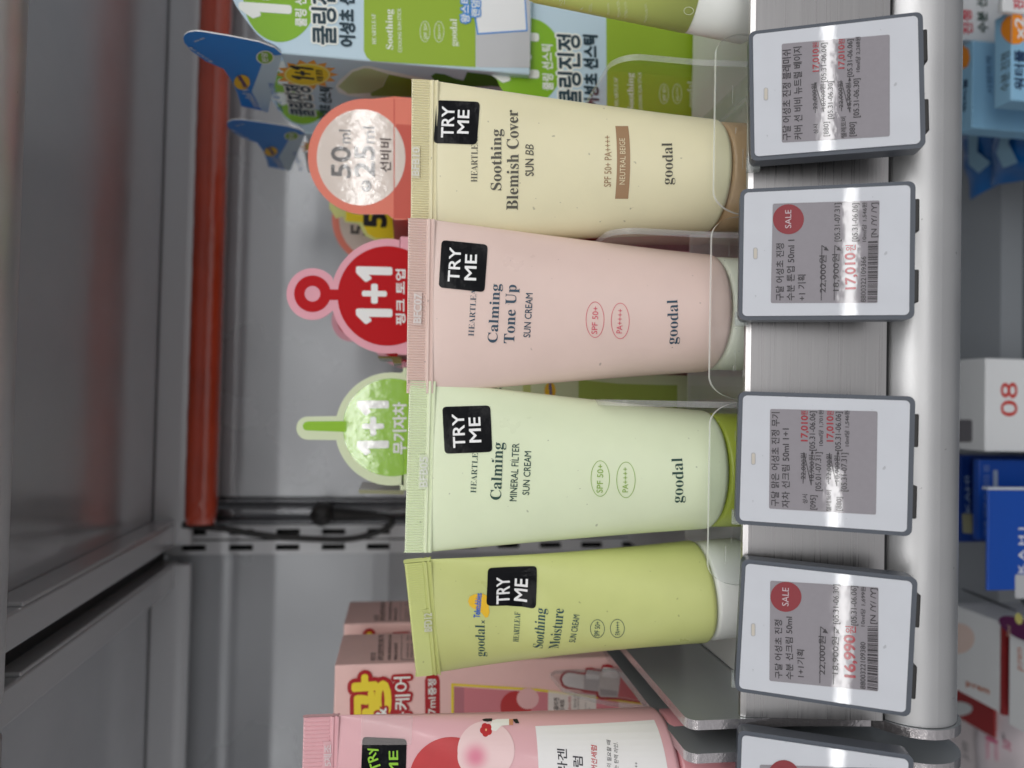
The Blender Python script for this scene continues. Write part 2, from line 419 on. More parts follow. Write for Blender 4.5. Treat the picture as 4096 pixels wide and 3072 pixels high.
# plug and cable on the channel
pc = at(zc(600, 1360), Y=.600)
pl = thing('power_plug', 'black round power plug with its cable hanging on the steel channel', 'plug', pc)
mb = MB(); mb.tube([(0, .012, 0), (0, .004, 0), (0, -.006, 0), (0, -.008, 0)], [.0085, .0090, .0090, .0078], M_black, 28); mb.build('plug_body', pl)
mb = MB()
for dz in (-.0042, .0042): mb.tube([(0, -.0078, dz), (0, -.0092, dz)], .0016, M_dark, 10)
mb.tube([(-.006, -.0081, 0), (.006, -.0081, 0)], .0005, M_dark, 6); mb.build('contact', pl)
q = [at(zc(x, y), Y=.600)-pc for x, y in ((690, 1365), (800, 1368), (880, 1370), (960, 1371), (1050, 1372))]
mb = MB(); path = []; rad = []
for i in range(41):
    t_ = i/40*4; k = min(3, int(t_)); p = q[k].lerp(q[k+1], t_-k); path.append(p); rad.append((.0066-.0036*i/40)*(1-.10*(i % 4 < 2)))
mb.tube(path, rad, M_black, 16); mb.build('strain_relief', pl)
cp = [zc(1050, 1372), zc(1120, 1378), zc(1170, 1405), zc(1170, 1445), zc(1110, 1490), zc(1000, 1530), zc(880, 1560), zc(740, 1572), zc(560, 1568), zc(380, 1560), zc(200, 1548), zc(0, 1520), zc(-160, 1490), zc(-400, 1465), zc(-560, 1450)]
cps = [at(p, Y=.596)-pc for p in cp]
def smooth(ps, k=6):
    out = []
    for i in range(len(ps)-1):
        p0, p1, p2, p3 = ps[max(0, i-1)], ps[i], ps[i+1], ps[min(len(ps)-1, i+2)]
        for j in range(k):
            t_ = j/k; out.append(.5*((2*p1)+(p2-p0)*t_+(2*p0-5*p1+4*p2-p3)*t_*t_+(3*p1-p0-3*p2+p3)*t_**3))
    out.append(ps[-1]); return out
mb = MB(); mb.tube(smooth(cps), .0026, M_black, 10); mb.build('cable', pl)

# ------------------------------------------------------------------ lower shelf with tester ledge
def shelf_lower(x0, x1, px0, px1, label):
    """px0/px1: x extents of the end panel"""
    cx_ = (x0+x1)/2; t = thing('display_shelf', label, 'shelf', (cx_, .262, ZB))
    L = lambda x, y, z: (x-cx_, y-.262, z-ZB)
    mb = MB()
    mb.box(x0-cx_, x1-cx_, .2640-.262, .3665-.262, ZD-.010-ZB, ZD-ZB, M_deck, .0008)
    mb.box(x0-cx_, x1-cx_, .3625-.262, .3664-.262, 0, ZD-.0102-ZB, M_deck); mb.build('ledge', t)
    mb = MB(); mb.box(x0-cx_, x1-cx_, .3668-.262, .600-.262, -.02, 0, M_deck); mb.build('deck', t)
    # sloped front plate: profile in (y,z)
    P0 = (.2632, -.1300); P1 = (.2545, -.1815)
    mb = MB()
    pts = [(P0[0]+.0012, P0[1]), (P0[0]+.0010, P0[1]+.0012), (P0[0]-.0004, P0[1]+.0011), (P0[0]-.0014, P0[1]-.0006), (P1[0]-.001, P1[1]), (P1[0]+.0015, P1[1]-.0005)]
    n = len(pts); vs = [L(x, y, z) for x in (x0, x1) for y, z in pts]
    mb.add(vs, [[i, (i+1) % n, (i+1) % n+n, i+n] for i in range(n)], M_plate); mb.box(x0-cx_, x1-cx_, P1[0]-.262-.0006, P1[0]-.262+.0014, P1[1]-ZB-.0012, P1[1]-ZB+.0001, M_dark); mb.build('front_plate', t)
    mb = MB(); an0, an1 = R(120), R(395); prof = []
    cyy, czz, rr = .2625, -.1985, .0168
    vs = []; fs = []; N = 60
    for i in range(N+1):
        an = 2*math.pi*i/N
        for x in (x0, x1): vs.append(L(x, cyy-rr*math.cos(an), czz+rr*math.sin(an)))
    for i in range(N): fs.append([2*i, 2*i+1, 2*i+3, 2*i+2])
    mb.add(vs, fs, M_nose, True); mb.build('nose_rail', t)
    # end panel
    pro = []
    def arc(cy_, cz_, r_, a0, a1, n=10): return [(cy_+r_*math.cos(R(a0+(a1-a0)*i/n)), cz_+r_*math.sin(R(a0+(a1-a0)*i/n))) for i in range(n+1)]
    r2 = .0182
    pro = [(.46, -.1075)]+arc(.2655, -.1120, .0045, 90, 180, 8)+[(.2606, -.150), (.2575, -.1795)]+arc(cyy, czz, r2, 118, 360, 26)+[(.3, -.205), (.46, -.215)]
    mb = MB(); mb.prism(pro, lambda a_, b_, d: L(px0+d, a_, b_), px1-px0, M_end, M_edge)
    o = mb.build('end_panel', t)
    bv = o.modifiers.new('bevel', 'BEVEL'); bv.width = .0006; bv.segments = 2; bv.limit_method = 'ANGLE'; bv.angle_limit = R(50)
    return t
shelf_lower(-.1188, .62, -.1226, -.1190, 'grey metal display shelf with brushed front plate under the four green, pink and cream tubes')
shelf_lower(-.62, -.1352, -.1350, -.1314, 'neighbouring grey metal display shelf end below the cropped pink serum tube')

# ------------------------------------------------------------------ acrylic tester trays
def tray(pxl, pxr, ptop, label, divl=True, divr=True, yb=.360, inset=.001):
    """lip from pixel columns pxl (left) to pxr (right), top at pixel row ptop"""
    A = at((2960, pxl), Y=.2652); B = at((2960, pxr), Y=.2652); zt = at((ptop, (pxl+pxr)/2), Y=.2652).z
    c = (A.x+B.x)/2; w = (B.x-A.x)/2
    t = thing('acrylic_tray', label, 'tray', (c, .2652, ZD+.0004), group='clear acrylic tester trays')
    h = zt-ZD-.0004
    pts = [(-w, 0), (w, 0)]+[(w-.0085+.0085*math.cos(R(a_)), h-.0125+.0125*math.sin(R(a_))) for a_ in range(0, 91, 9)]+[(-w+.0085-.0085*math.sin(R(a_)), h-.0125+.0125*math.cos(R(a_))) for a_ in range(0, 91, 9)]
    mb = MB(); mb.prism(pts, lambda a_, b_, d: (a_, d-.0012, b_), .0016, M_acr, mat('acrylic_lip_edge', (226, 230, 228), .15, 0, .6, alpha=.75))
    S = Flat(t.matrix_world, (0, -.0013, 0), (1, 0, 0), (0, 0, 1))
    sc = mat('acrylic_scratch', (215, 218, 216), .4, alpha=.35)
    for i in range(9):
        x = random.uniform(-w*.8, w*.8); zz = random.uniform(.012, h*.8); l_ = random.uniform(.001, .012)
        poly(mb, S, [(x, zz), (min(w*.9, x+l_), zz+random.uniform(-.0004, .0004)), (min(w*.9, x+l_), zz+.0002), (x, zz+.0002)], sc, .00005)
    for i in range(10):
        x = random.uniform(-w*.9, w*.9); zz = random.uniform(.012, h*.9); q_ = random.uniform(.0001, .00022)
        poly(mb, S, ell((x, zz), q_, q_, 6), sc, .00005)
    mb.build('front_lip', t)
    mb = MB(); mb.box(-w, w, .0006, yb-.2652, 0, .0018, M_acr); mb.build('base', t)
    pr_ = [(.0007, .0020), (.0045, .036)]+[(.016-.0115*math.cos(R(a_)), .058+.0115*math.sin(R(a_))-.0) for a_ in range(0, 91, 10)]+[(yb-.2652-.004, .0695), (yb-.2652, .0655), (yb-.2652, .0020)]
    for sgn, on in ((-1, divl), (1, divr)):
        if not on: continue
        mb = MB(); xa = sgn*(w-inset)-.0012
        mb.prism(pr_, lambda a_, b_, d: (xa+d, a_, b_), .0024, M_acr, mat('acrylic_wall_edge', (214, 214, 214), .12, 0, .6, alpha=.32, bump=.3, bscale=300)); mb.build('divider', t)
    return t
tray(859, 139, 2856, 'clear acrylic tray with rounded lip around the foot of the cream tube', divl=False, inset=.0102)
tray(1596, 868, 2839, 'clear acrylic tray with rounded lip around the foot of the pink tone up tube', divl=False, inset=.0066)
tray(2338, 1611, 2833, 'clear acrylic tray with rounded lip around the pale green and lime tubes', divl=False)

# ------------------------------------------------------------------ squeeze tubes
def squeeze_tube(label, pos, rad, wid, ht, capc, body, yaw=0, lean=0, fwd=0, hc=.0190, hcr=.0105, ribs=66, dents=(), capr=None, nm='squeeze_tube', ca=None):
    rot = MX.Rotation(R(yaw), 4, 'Z') @ MX.Rotation(R(lean), 4, 'Y') @ MX.Rotation(R(fwd), 4, 'X')
    t = thing(nm, label, 'tube', pos, rot)
    zc0 = ht-hcr
    S = TubeS(t.matrix_world, rad, wid, hc, zc0, dents)
    mb = MB(); NU, NV = 64, 60; vs = []; fs = []
    vv = [hc+.0022*(j/6)**1.5 for j in range(6)]+[hc+.0022+(zc0-hc-.0022)*j/NV for j in range(NV+1)]
    for z in vv:
        a_, b_ = S.ab(z)
        for i in range(NU):
            an = 2*math.pi*i/NU; x = a_*math.sin(an)
            if math.cos(an) >= 0: p = S.f(x, z, 0)
            else: p = V((x, b_*-math.cos(an), z))
            vs.append(p)
    nr = len(vv)
    for j in range(nr-1):
        for i in range(NU): fs.append([j*NU+i, j*NU+(i+1) % NU, (j+1)*NU+(i+1) % NU, (j+1)*NU+i])
    fs.append(list(range(NU))[::-1]); mb.add(vs, fs, body, True); mb.build('body', t)
    # crimp seal
    mb = MB(); w = wid/2; th = .0011
    zr = [0, .0005, .0010, .0015, .0020, .0025, .0030, .0034, .0036, hcr-.0006, hcr]
    ridge = [.0016, .0017, .0011, .0011, .0017, .0016, .0010, .0010, None, None, .0006]
    nx = ribs*4
    for side in (-1, 1):
        vs = []; fs = []
        for jz, z in enumerate(zr):
            for i in range(nx+1):
                x = -w+2*w*i/nx
                d = ridge[jz]
                if d is None: d = th+.00028*math.cos(math.pi*.5*i)-.00002
                vs.append((x, side*d, zc0+z-.0003))
        for j in range(len(zr)-1):
            for i in range(nx):
                k = j*(nx+1)+i; f_ = [k, k+1, k+nx+2, k+nx+1]; fs.append(f_ if side < 0 else f_[::-1])
        mb.add(vs, fs, body)
    mb.add([(-w, -th, zc0), (-w, th, zc0), (-w, th, ht), (-w, -th, ht), (w, -th, zc0), (w, th, zc0), (w, th, ht), (w, -th, ht)], [[0, 3, 2, 1], [4, 5, 6, 7]], body)
    mb.add([(-w, -.0006, ht-.0003), (w, -.0006, ht-.0003), (w, .0006, ht-.0003), (-w, .0006, ht-.0003)], [[0, 1, 2, 3]], body)
    mb.build('crimp_seal', t)
    # cap
    cr_ = capr or rad*.965; mb = MB(); prof = [(0, 0), (cr_-.001, 0), (cr_, .001), (cr_, hc-.0022), (cr_-.0006, hc-.0012), (cr_-.002, hc-.0006), (0, hc-.0006)]
    vs = []; fs = []; N = 72
    for (r_, z) in prof:
        for i in range(N): vs.append((r_*math.cos(2*math.pi*i/N), r_*math.sin(2*math.pi*i/N), z))
    for j in range(len(prof)-1):
        for i in range(N): fs.append([j*N+i, j*N+(i+1) % N, (j+1)*N+(i+1) % N, (j+1)*N+i])
    mb.add(vs, fs, capc, True); mb.build('cap', t)
    C = Flat(t.matrix_world, (0, -.00135, zc0), (1, 0, 0), (0, 0, 1))
    return t, S, C
def sticker(t, S, quad, l1, l2, r=9, ink1=None, st='sans', bold=.018):
    """black tester sticker: quad px TL,TR,BR,BL ; lines (text, pl, pr, h)"""
    mb = MB(); q = rquad(quad, r*2)
    M_st = mat('sticker_black', (14, 15, 19), .22, 0, .12, coat=.06, crough=.10, bump=.3, bscale=120)
    poly(mb, S, [S.px(p) for p in q], M_st, .00026)
    o = mb.build('sticker', t)
    mb = MB()
    for l in (l1, l2): text(mb, S, l[0], l[1], l[2], l[3], ink1 or M_wht, st, bold=bold, off=.00052)
    mb.build('lettering', o); return o
def code(t, C, s_, pl, pr, h, m):
    mb = MB(); hi = MATS.get(m.name+'_raised_lit') or m.copy(); hi.name = m.name+'_raised_lit'; MATS[hi.name] = hi
    b_ = hi.node_tree.nodes['Principled BSDF']; b_.inputs['Roughness'].default_value = .2
    for l_ in list(hi.node_tree.links):
        if l_.to_socket == b_.inputs['Base Color']: hi.node_tree.links.remove(l_)
    bc = b_.inputs['Base Color'].default_value; b_.inputs['Base Color'].default_value = (*[x*.45+.5 for x in bc[:3]], 1)  # emboss highlight painted in: letters get a lightened copy of the body colour
    A = C.px((pl[0]+4, pl[1]+10)); B = C.px((pr[0]-h-4, pr[1]-10))
    pts = [(A.x, A.y), (B.x, A.y), (B.x, B.y), (A.x, B.y)]
    mb.prism(pts, lambda a_, b2, d: C.f(a_, b2, d), .00022, m)
    text(mb, C, s_, pl, pr, h, hi, off=.0007, bold=.03); mb.build('embossed_code', t)
def oval(mb, S, c, rx, ry, m, s, pl, pr, h, w=2.2):
    pring(mb, S, c, rx, ry, w, m); text(mb, S, s, pl, pr, h, m)

TY = .2920
def specks(mb, S, n, x0, x1, z0_, z1_, m, q=.00018):
    for i in range(n):
        x = random.uniform(x0, x1); z = random.uniform(z0_, z1_); r_ = q*random.uniform(.4, 1.1)
        poly(mb, S, ell((x, z), r_, r_*random.uniform(.5, 1), 7), m, .0002)
M_spk = ink(70, 62, 50)

# cream tube
M_cream = mat('cream_plastic', (231, 224, 188), .36, 0, .45, var=.035, vscale=42, sss=.10, bump=.03, bscale=900, rvar=.09, spots=.35, sscale=330)
capD = mat('beige_cap', (190, 160, 124), .33, 0, .45)
pD = at((2700, 700), Y=TY); pD.z = ZD+.0024
tD, SD, CD = squeeze_tube('cream yellow tube of tinted sun balm with beige cap', (pD.x, TY, pD.z), .0236, .0645, -pD.z+.0005, capD, M_cream, yaw=-8, lean=-1.0)
ik = ink(78, 76, 66); br = ink(160, 126, 92)
mb = MB()
text(mb, SD, 'HEARTLEAF', z3(500, 1180), z3(504, 872), 26, ik, 'serifb', thin=-.011)
text(mb, SD, 'Soothing', z3(655, 1233), z3(655, 838), 42, ik, 'serifb')
text(mb, SD, 'Blemish Cover', z3(762, 1360), z3(762, 715), 46, ik, 'serifb')
text(mb, SD, 'SUN', z3(865, 1140), z3(865, 1030), 33, ik, bold=.012)
text(mb, SD, 'BB', z3(865, 1008), z3(865, 940), 33, ik, shear=.22)
text(mb, SD, 'SPF 50+ PA++++', z3(1365, 1210), z3(1365, 880), 28, br)
ppoly(mb, SD, [z3(1478, 1288), z3(1478, 818), z3(1395, 818), z3(1393, 1288)], br, .00012)
text(mb, SD, 'NEUTRAL BEIGE', z3(1455, 1195), z3(1455, 898), 22, ink(228, 215, 180), off=.0003)
text(mb, SD, 'goodal', z4(310, 1225), z4(310, 950), 29, ik, 'serifb', ref=.47, thin=-.006)
specks(mb, SD, 4, -.02, .02, .04, .11, M_spk)
mb.build('lettering', tD)
sticker(tD, SD, [z3(217, 928), z3(237, 650), z3(518, 662), z3(497, 938)], ('TRY', z3(345, 893), z3(352, 695), 49), ('ME', z3(442, 868), z3(448, 718), 45))
code(tD, CD, 'BFB10', z3(122, 1140), z3(126, 960), 28, M_cream)

# pink tube
M_pink = mat('pink_plastic', (226, 201, 192), .35, 0, .45, var=.035, vscale=42, sss=.10, bump=.03, bscale=900, rvar=.09, spots=.35, sscale=330)
capC = mat('ivory_cap', (236, 238, 222), .33, 0, .45)
pC = at((2700, 1243), Y=TY-.0015)
tC, SCs, CC = squeeze_tube('pale pink tone up tube with dark teal lettering and ivory cap', (pC.x-.0004, TY-.001, ZD+.0024), .0246, .0692, -ZD-.0024+.0006, capC, M_pink, yaw=-3, lean=-.8)
ik = ink(38, 68, 88); rd = ink(214, 84, 106)
mb = MB()
text(mb, SCs, 'HEARTLEAF', zp(612, 1130), zp(637, 700), 23, ik, 'serifb', thin=-.011)
text(mb, SCs, 'Calming', zp(805, 1185), zp(830, 698), 39, ik, 'serifb')
text(mb, SCs, 'Tone Up', zp(945, 1190), zp(965, 705), 42, ik, 'serifb')
text(mb, SCs, 'SUN CREAM', zp(1078, 1140), zp(1100, 775), 27, ik, bold=.008)
oval(mb, SCs, zp(1617, 993), 37, 72, rd, 'SPF 50+', zp(1633, 1112), zp(1645, 885), 23)
oval(mb, SCs, zp(1826, 1003), 37, 72, rd, 'PA++++', zp(1840, 1105), zp(1850, 905), 23)
text(mb, SCs, 'goodal', t2(193, 1245), t2(200, 920), 29, ik, 'serifb', ref=.47, thin=-.006)
specks(mb, SCs, 5, -.02, .02, .04, .11, M_spk)
mb.build('lettering', tC)
sticker(tC, SCs, [zp(320, 725), zp(345, 333), zp(728, 372), zp(700, 765)], ('TRY', zp(488, 680), zp(505, 402), 45), ('ME', zp(628, 668), zp(636, 458), 46))
code(tC, CC, 'BFC07', zp(172, 1020), zp(180, 780), 29, M_pink)

# pale green tube
M_pale = mat('pale_green_plastic', (224, 234, 200), .35, 0, .45, var=.035, vscale=42, sss=.10, bump=.03, bscale=900, rvar=.09, spots=.35, sscale=330)
capB = mat('lime_cap', (176, 190, 74), .33, 0, .45)
pB = at((2700, 1877), Y=TY)
tB, SB, CB = squeeze_tube('pale green mineral filter tube with lime green cap', (pB.x, TY, ZD+.0024), .0247, .0680, -ZD-.0024-.0008, capB, M_pale, yaw=1, lean=.2)
ik = ink(22, 66, 56); gr = ink(132, 172, 48)
mb = MB()
text(mb, SB, 'HEARTLEAF', zg(630, 1082), zg(650, 660), 23, ik, 'serifb', thin=-.011)
text(mb, SB, 'Calming', zg(835, 1140), zg(855, 665), 43, ik, 'serifb')
text(mb, SB, 'MINERAL FILTER', zg(965, 1150), zg(988, 672), 28, ik, bold=.006)
text(mb, SB, 'SUN CREAM', zg(1070, 1098), zg(1088, 738), 27, ik, bold=.006)
oval(mb, SB, zg(1660, 962), 38, 72, gr, 'SPF 50+', zg(1678, 1080), zg(1685, 845), 24)
oval(mb, SB, zg(1873, 973), 38, 72, gr, 'PA++++', zg(1890, 1075), zg(1890, 870), 23)
text(mb, SB, 'goodal', t3(235, 940), t3(235, 612), 30, ik, 'serifb', ref=.47, thin=-.006)
specks(mb, SB, 8, -.02, .02, .04, .11, M_spk)
mb.build('lettering', tB)
sticker(tB, SB, [zg(370, 757), zg(350, 368), zg(748, 357), zg(765, 742)], ('TRY', zg(540, 703), zg(527, 428), 47), ('ME', zg(672, 660), zg(662, 455), 46))
code(tB, CB, 'BFB05', zg(225, 1030), zg(228, 783), 30, M_pale)

# lime tube, turned to the side
M_lime = mat('lime_plastic', (206, 213, 138), .35, 0, .45, var=.045, vscale=40, sss=.10, bump=.03, bscale=900, rvar=.09, spots=.3, sscale=330)
capA = mat('white_cap', (232, 234, 230), .33, 0, .45)
pA = at((2750, 2350), Y=TY+.002)
tA, SA, CA = squeeze_tube('lime green moisture tube leaning left with white cap and squeezed body', (pA.x, TY+.003, ZD+.0024), .0212, .0595, -ZD-.0024-.0030, capA, M_lime, yaw=-25, lean=-6.0, ribs=56,
                          dents=((.012, .098, .010, .010, .0022), (-.006, .088, .014, .004, -.0008)))
ik = ink(34, 78, 84)
mb = MB()
text(mb, SA, 'goodal', zl(535, 748), zl(535, 553), 26, ik, 'serifb', ref=.47, thin=-.010)
text(mb, SA, 'x', zl(535, 543), zl(535, 520), 14, ik, ref=.5)
yb_ = [(440, 372), (470, 358), (520, 352), (550, 368), (562, 400), (560, 440), (566, 470), (556, 500), (540, 505), (520, 480), (500, 455), (470, 450), (440, 430), (430, 400)]
ppoly(mb, SA, [zl(*p) for p in yb_], ink(244, 196, 40), .0002)
text(mb, SA, 'Teletubbies', zl(502, 506), zl(516, 352), 24, ink(70, 110, 196), bold=.03, off=.00026)
text(mb, SA, 'HEARTLEAF', zl(748, 657), zl(760, 470), 23, ik, 'serifb', thin=-.011)
text(mb, SA, 'Soothing', zl(900, 697), zl(918, 448), 40, ik, 'serifb', thin=-.006)
text(mb, SA, 'Moisture', zl(1000, 697), zl(1035, 450), 40, ik, 'serifb', thin=-.006)
text(mb, SA, 'SUN CREAM', zl(1105, 660), zl(1135, 488), 25, ik)
oval(mb, SA, zl(1247, 575), 29, 37, ik, 'SPF 50+', zl(1258, 622), zl(1264, 530), 20, 2)
oval(mb, SA, zl(1373, 573), 29, 37, ik, 'PA++++', zl(1388, 613), zl(1390, 530), 19, 2)
mb.build('lettering', tA)
sticker(tA, SA, [zl(545, 428), zl(555, 192), zl(865, 180), zl(858, 447)], ('TRY', zl(690, 412), zl(692, 248), 51), ('ME', zl(800, 402), zl(806, 262), 51))
code(tA, CA, 'BFD12', zl(202, 584), zl(200, 470), 30, M_lime)

# pink serum tube, cropped at the left
M_ser = mat('rose_plastic', (226, 176, 182), .28, 0, .5, coat=.15, var=.02, vscale=20, sss=.08)
capS = mat('rose_cap', (206, 142, 148), .22, 0, .5, coat=.4)
eR = at((2200, 2868), Y=.2925)
tS, SS, CS = squeeze_tube('large rose pink serum tube with white band, cropped by the picture edge', (eR.x-.0266, .2925, ZD+.0024), .0268, .0620, .0365+.1446, capS, M_ser, ribs=40, hc=.036, hcr=.0135)
mb = MB()
wb = ink(236, 234, 234)
zA = SS.px(zl(865, 1200)).y; zB_ = SS.px(zl(1640, 1240)).y
band = [(-.0262+.0524*i/30, zA+.0006) for i in range(31)]+[(.0262-.0524*i/30, zB_) for i in range(31)]
poly(mb, SS, band, wb, .00012)
mb.build('label_band', tS)
mb = MB(); ik = ink(52, 50, 58)
text(mb, SS, '콜라겐', z8(590, 1420), z8(590, 1100), 40, ik, bold=.012)
text(mb, SS, '선세럼', z8(730, 1480), z8(730, 1168), 40, ik, bold=.012)
text(mb, SS, '어선세럼', z8(855, 1290), z8(855, 1072), 24, ink(196, 60, 66), bold=.012)
text(mb, SS, '이 필요할 때', z8(982, 1262), z8(978, 1026), 18, ik)
text(mb, SS, '는 탄력 라인.', z8(1045, 1280), z8(1040, 1042), 18, ik)
text(mb, SS, '++', z8(1218, 1265), z8(1218, 1218), 14, ik)
mb.build('lettering', tS)
mb = MB()
M_rc = mat('print_red', (196, 52, 56), .3, var=.10, vscale=60)
M_pc = mat('print_blush', (238, 206, 206), .3)
M_pk = mat('print_rose', (222, 128, 152), .3)
ppoly(mb, SS, pell(zb(1150, 1750), 168, 172), M_rc, .00014)
ppoly(mb, SS, pell(zb(1415, 1525), 114, 117), M_pc, .00020)
# blush spot: printed dots, denser in the middle
c_in, c_out = lin(222, 128, 152), lin(238, 206, 206)
for i in range(16):
    k_ = (1-math.cos(math.pi*(i+.5)/16))/2; m_ = bpy.data.materials.new('print_rose_%d' % i); m_.use_nodes = True
    b_ = m_.node_tree.nodes['Principled BSDF']; b_.inputs['Base Color'].default_value = (*[c_out[q]*(1-k_)+c_in[q]*k_ for q in range(3)], 1); b_.inputs['Roughness'].default_value = .3
    ppoly(mb, SS, pell(zb(1335, 1570), 72*(1-i/17), 78*(1-i/17), 40), m_, .00022+i*3e-6)
fig = lambda pts, m, o=.00028: ppoly(mb, SS, [zb(*p) for p in pts], m, o)
fig([(1460, 1300), (1500, 1290), (1590, 1288), (1590, 1335), (1530, 1340), (1490, 1380), (1455, 1372), (1450, 1340)], ink(240, 236, 230))
fig([(1385, 1292), (1410, 1286), (1462, 1285), (1462, 1305), (1425, 1310), (1395, 1304)], M_blk)
fig([(1590, 1292), (1620, 1290), (1620, 1335), (1590, 1333)], ink(206, 140, 104))
fig([(1620, 1290), (1652, 1288), (1668, 1320), (1640, 1322), (1622, 1300)], M_blk, .00029)
fl = zb(1415, 1370)
for k in range(5):
    an = k*1.2566+.5; ppoly(mb, SS, pell((fl[0]+12*math.cos(an), fl[1]+14*math.sin(an)), 13, 14, 14), ink(190, 36, 40), .00030+k*3e-6)
ppoly(mb, SS, pell(fl, 4, 5, 10), ink(236, 176, 130), .00033)
mb.build('illustration', tS)
st = sticker(tS, SS, [zb(462, 1760), zb(475, 1420), zb(812, 1437), zb(802, 1780)], ('TRy', zb(620, 1660), zb(560, 1490), 42), ('ME', zb(748, 1720), zb(744, 1525), 36), ink1=ink(140, 196, 40))
M_tape = mat('clear_tape', (235, 228, 226), .12, 0, .5, bump=.25, bscale=140, alpha=.22)
mb = MB(); ppoly(mb, SS, [zb(845, 1480), zb(858, 1268), zb(470, 1262), zb(462, 1480)], M_tape, .00042); mb.build('tape', tS)
code(tS, CS, '15제조', zb(240, 1660), zb(242, 1475), 30, M_ser)

# lime sun stick at the right edge
p0 = at((2150, -30), Y=.290)
e1 = at(z5(1720, 240), Y=.280); e2 = at(z5(200, 88), Y=.292); dirv = (e2-e1).normalized()
lean = math.degrees(math.atan2(dirv.x, dirv.z))
base = e1-dirv*((e1.z-ZD-.006)/dirv.z)
stk = thing('sun_stick', 'lime green sun stick with white base leaning at the right edge', 'sun stick', base+V((.0200, .010, 0)), MX.Rotation(R(lean), 4, 'Y'))
M_stk = mat('stick_lime', (212, 224, 128), .33, 0, .45, sss=.1, var=.02)
def oval_loft(mb, prof, m):
    vs = []; fs = []; N = 56
    for (ra, rb_, z) in prof:
        for i in range(N):
            an = 2*math.pi*i/N; vs.append((ra*math.cos(an), rb_*math.sin(an), z))
    for j in range(len(prof)-1):
        for i in range(N): fs.append([j*N+i, j*N+(i+1) % N, (j+1)*N+(i+1) % N, (j+1)*N+i])
    fs += [list(range(N))[::-1], [(len(prof)-1)*N+i for i in range(N)]]
    mb.add(vs, fs, m, True)
ls = (e2-e1).length; lb = (e1-base).length
mb = MB(); oval_loft(mb, [(.0200, .0125, lb), (.0200, .0125, lb+ls-.003), (.0192, .0117, lb+ls), (.0165, .0095, lb+ls+.0022), (.010, .005, lb+ls+.003)], M_stk); mb.build('body', stk)
mb = MB(); oval_loft(mb, [(.0185, .011, 0), (.0198, .0124, .002), (.0198, .0124, lb-.0004)], capA); mb.build('base', stk)
class StickS(TubeS):
    def ab(s, z): return .0200, .0125
ST = StickS(stk.matrix_world, .0125, .04, lb, lb+ls)
mb = MB(); w_ = ink(232, 238, 206)
for (s, a_, b_, h) in (('링 선 스틱', (505, 105), (500, -60), 26), ('DATA', (662, 122), (660, 62), 12), ('SUN STICK', (745, 122), (742, 22), 12), ('방병 화장품!', (905, 135), (895, 20), 11), ('편하게 진정', (1000, 150), (990, 0), 12), ('는 쿨링 선 스틱', (1068, 152), (1060, 8), 12), ('적게 노출 되기', (1255, 182), (1250, 28), 12)):
    text(mb, ST, s, z5(*a_), z5(*b_), h, w_)
pring(mb, ST, z5(1640, 100), 20, 16, 2, w_)
mb.build('lettering', stk)

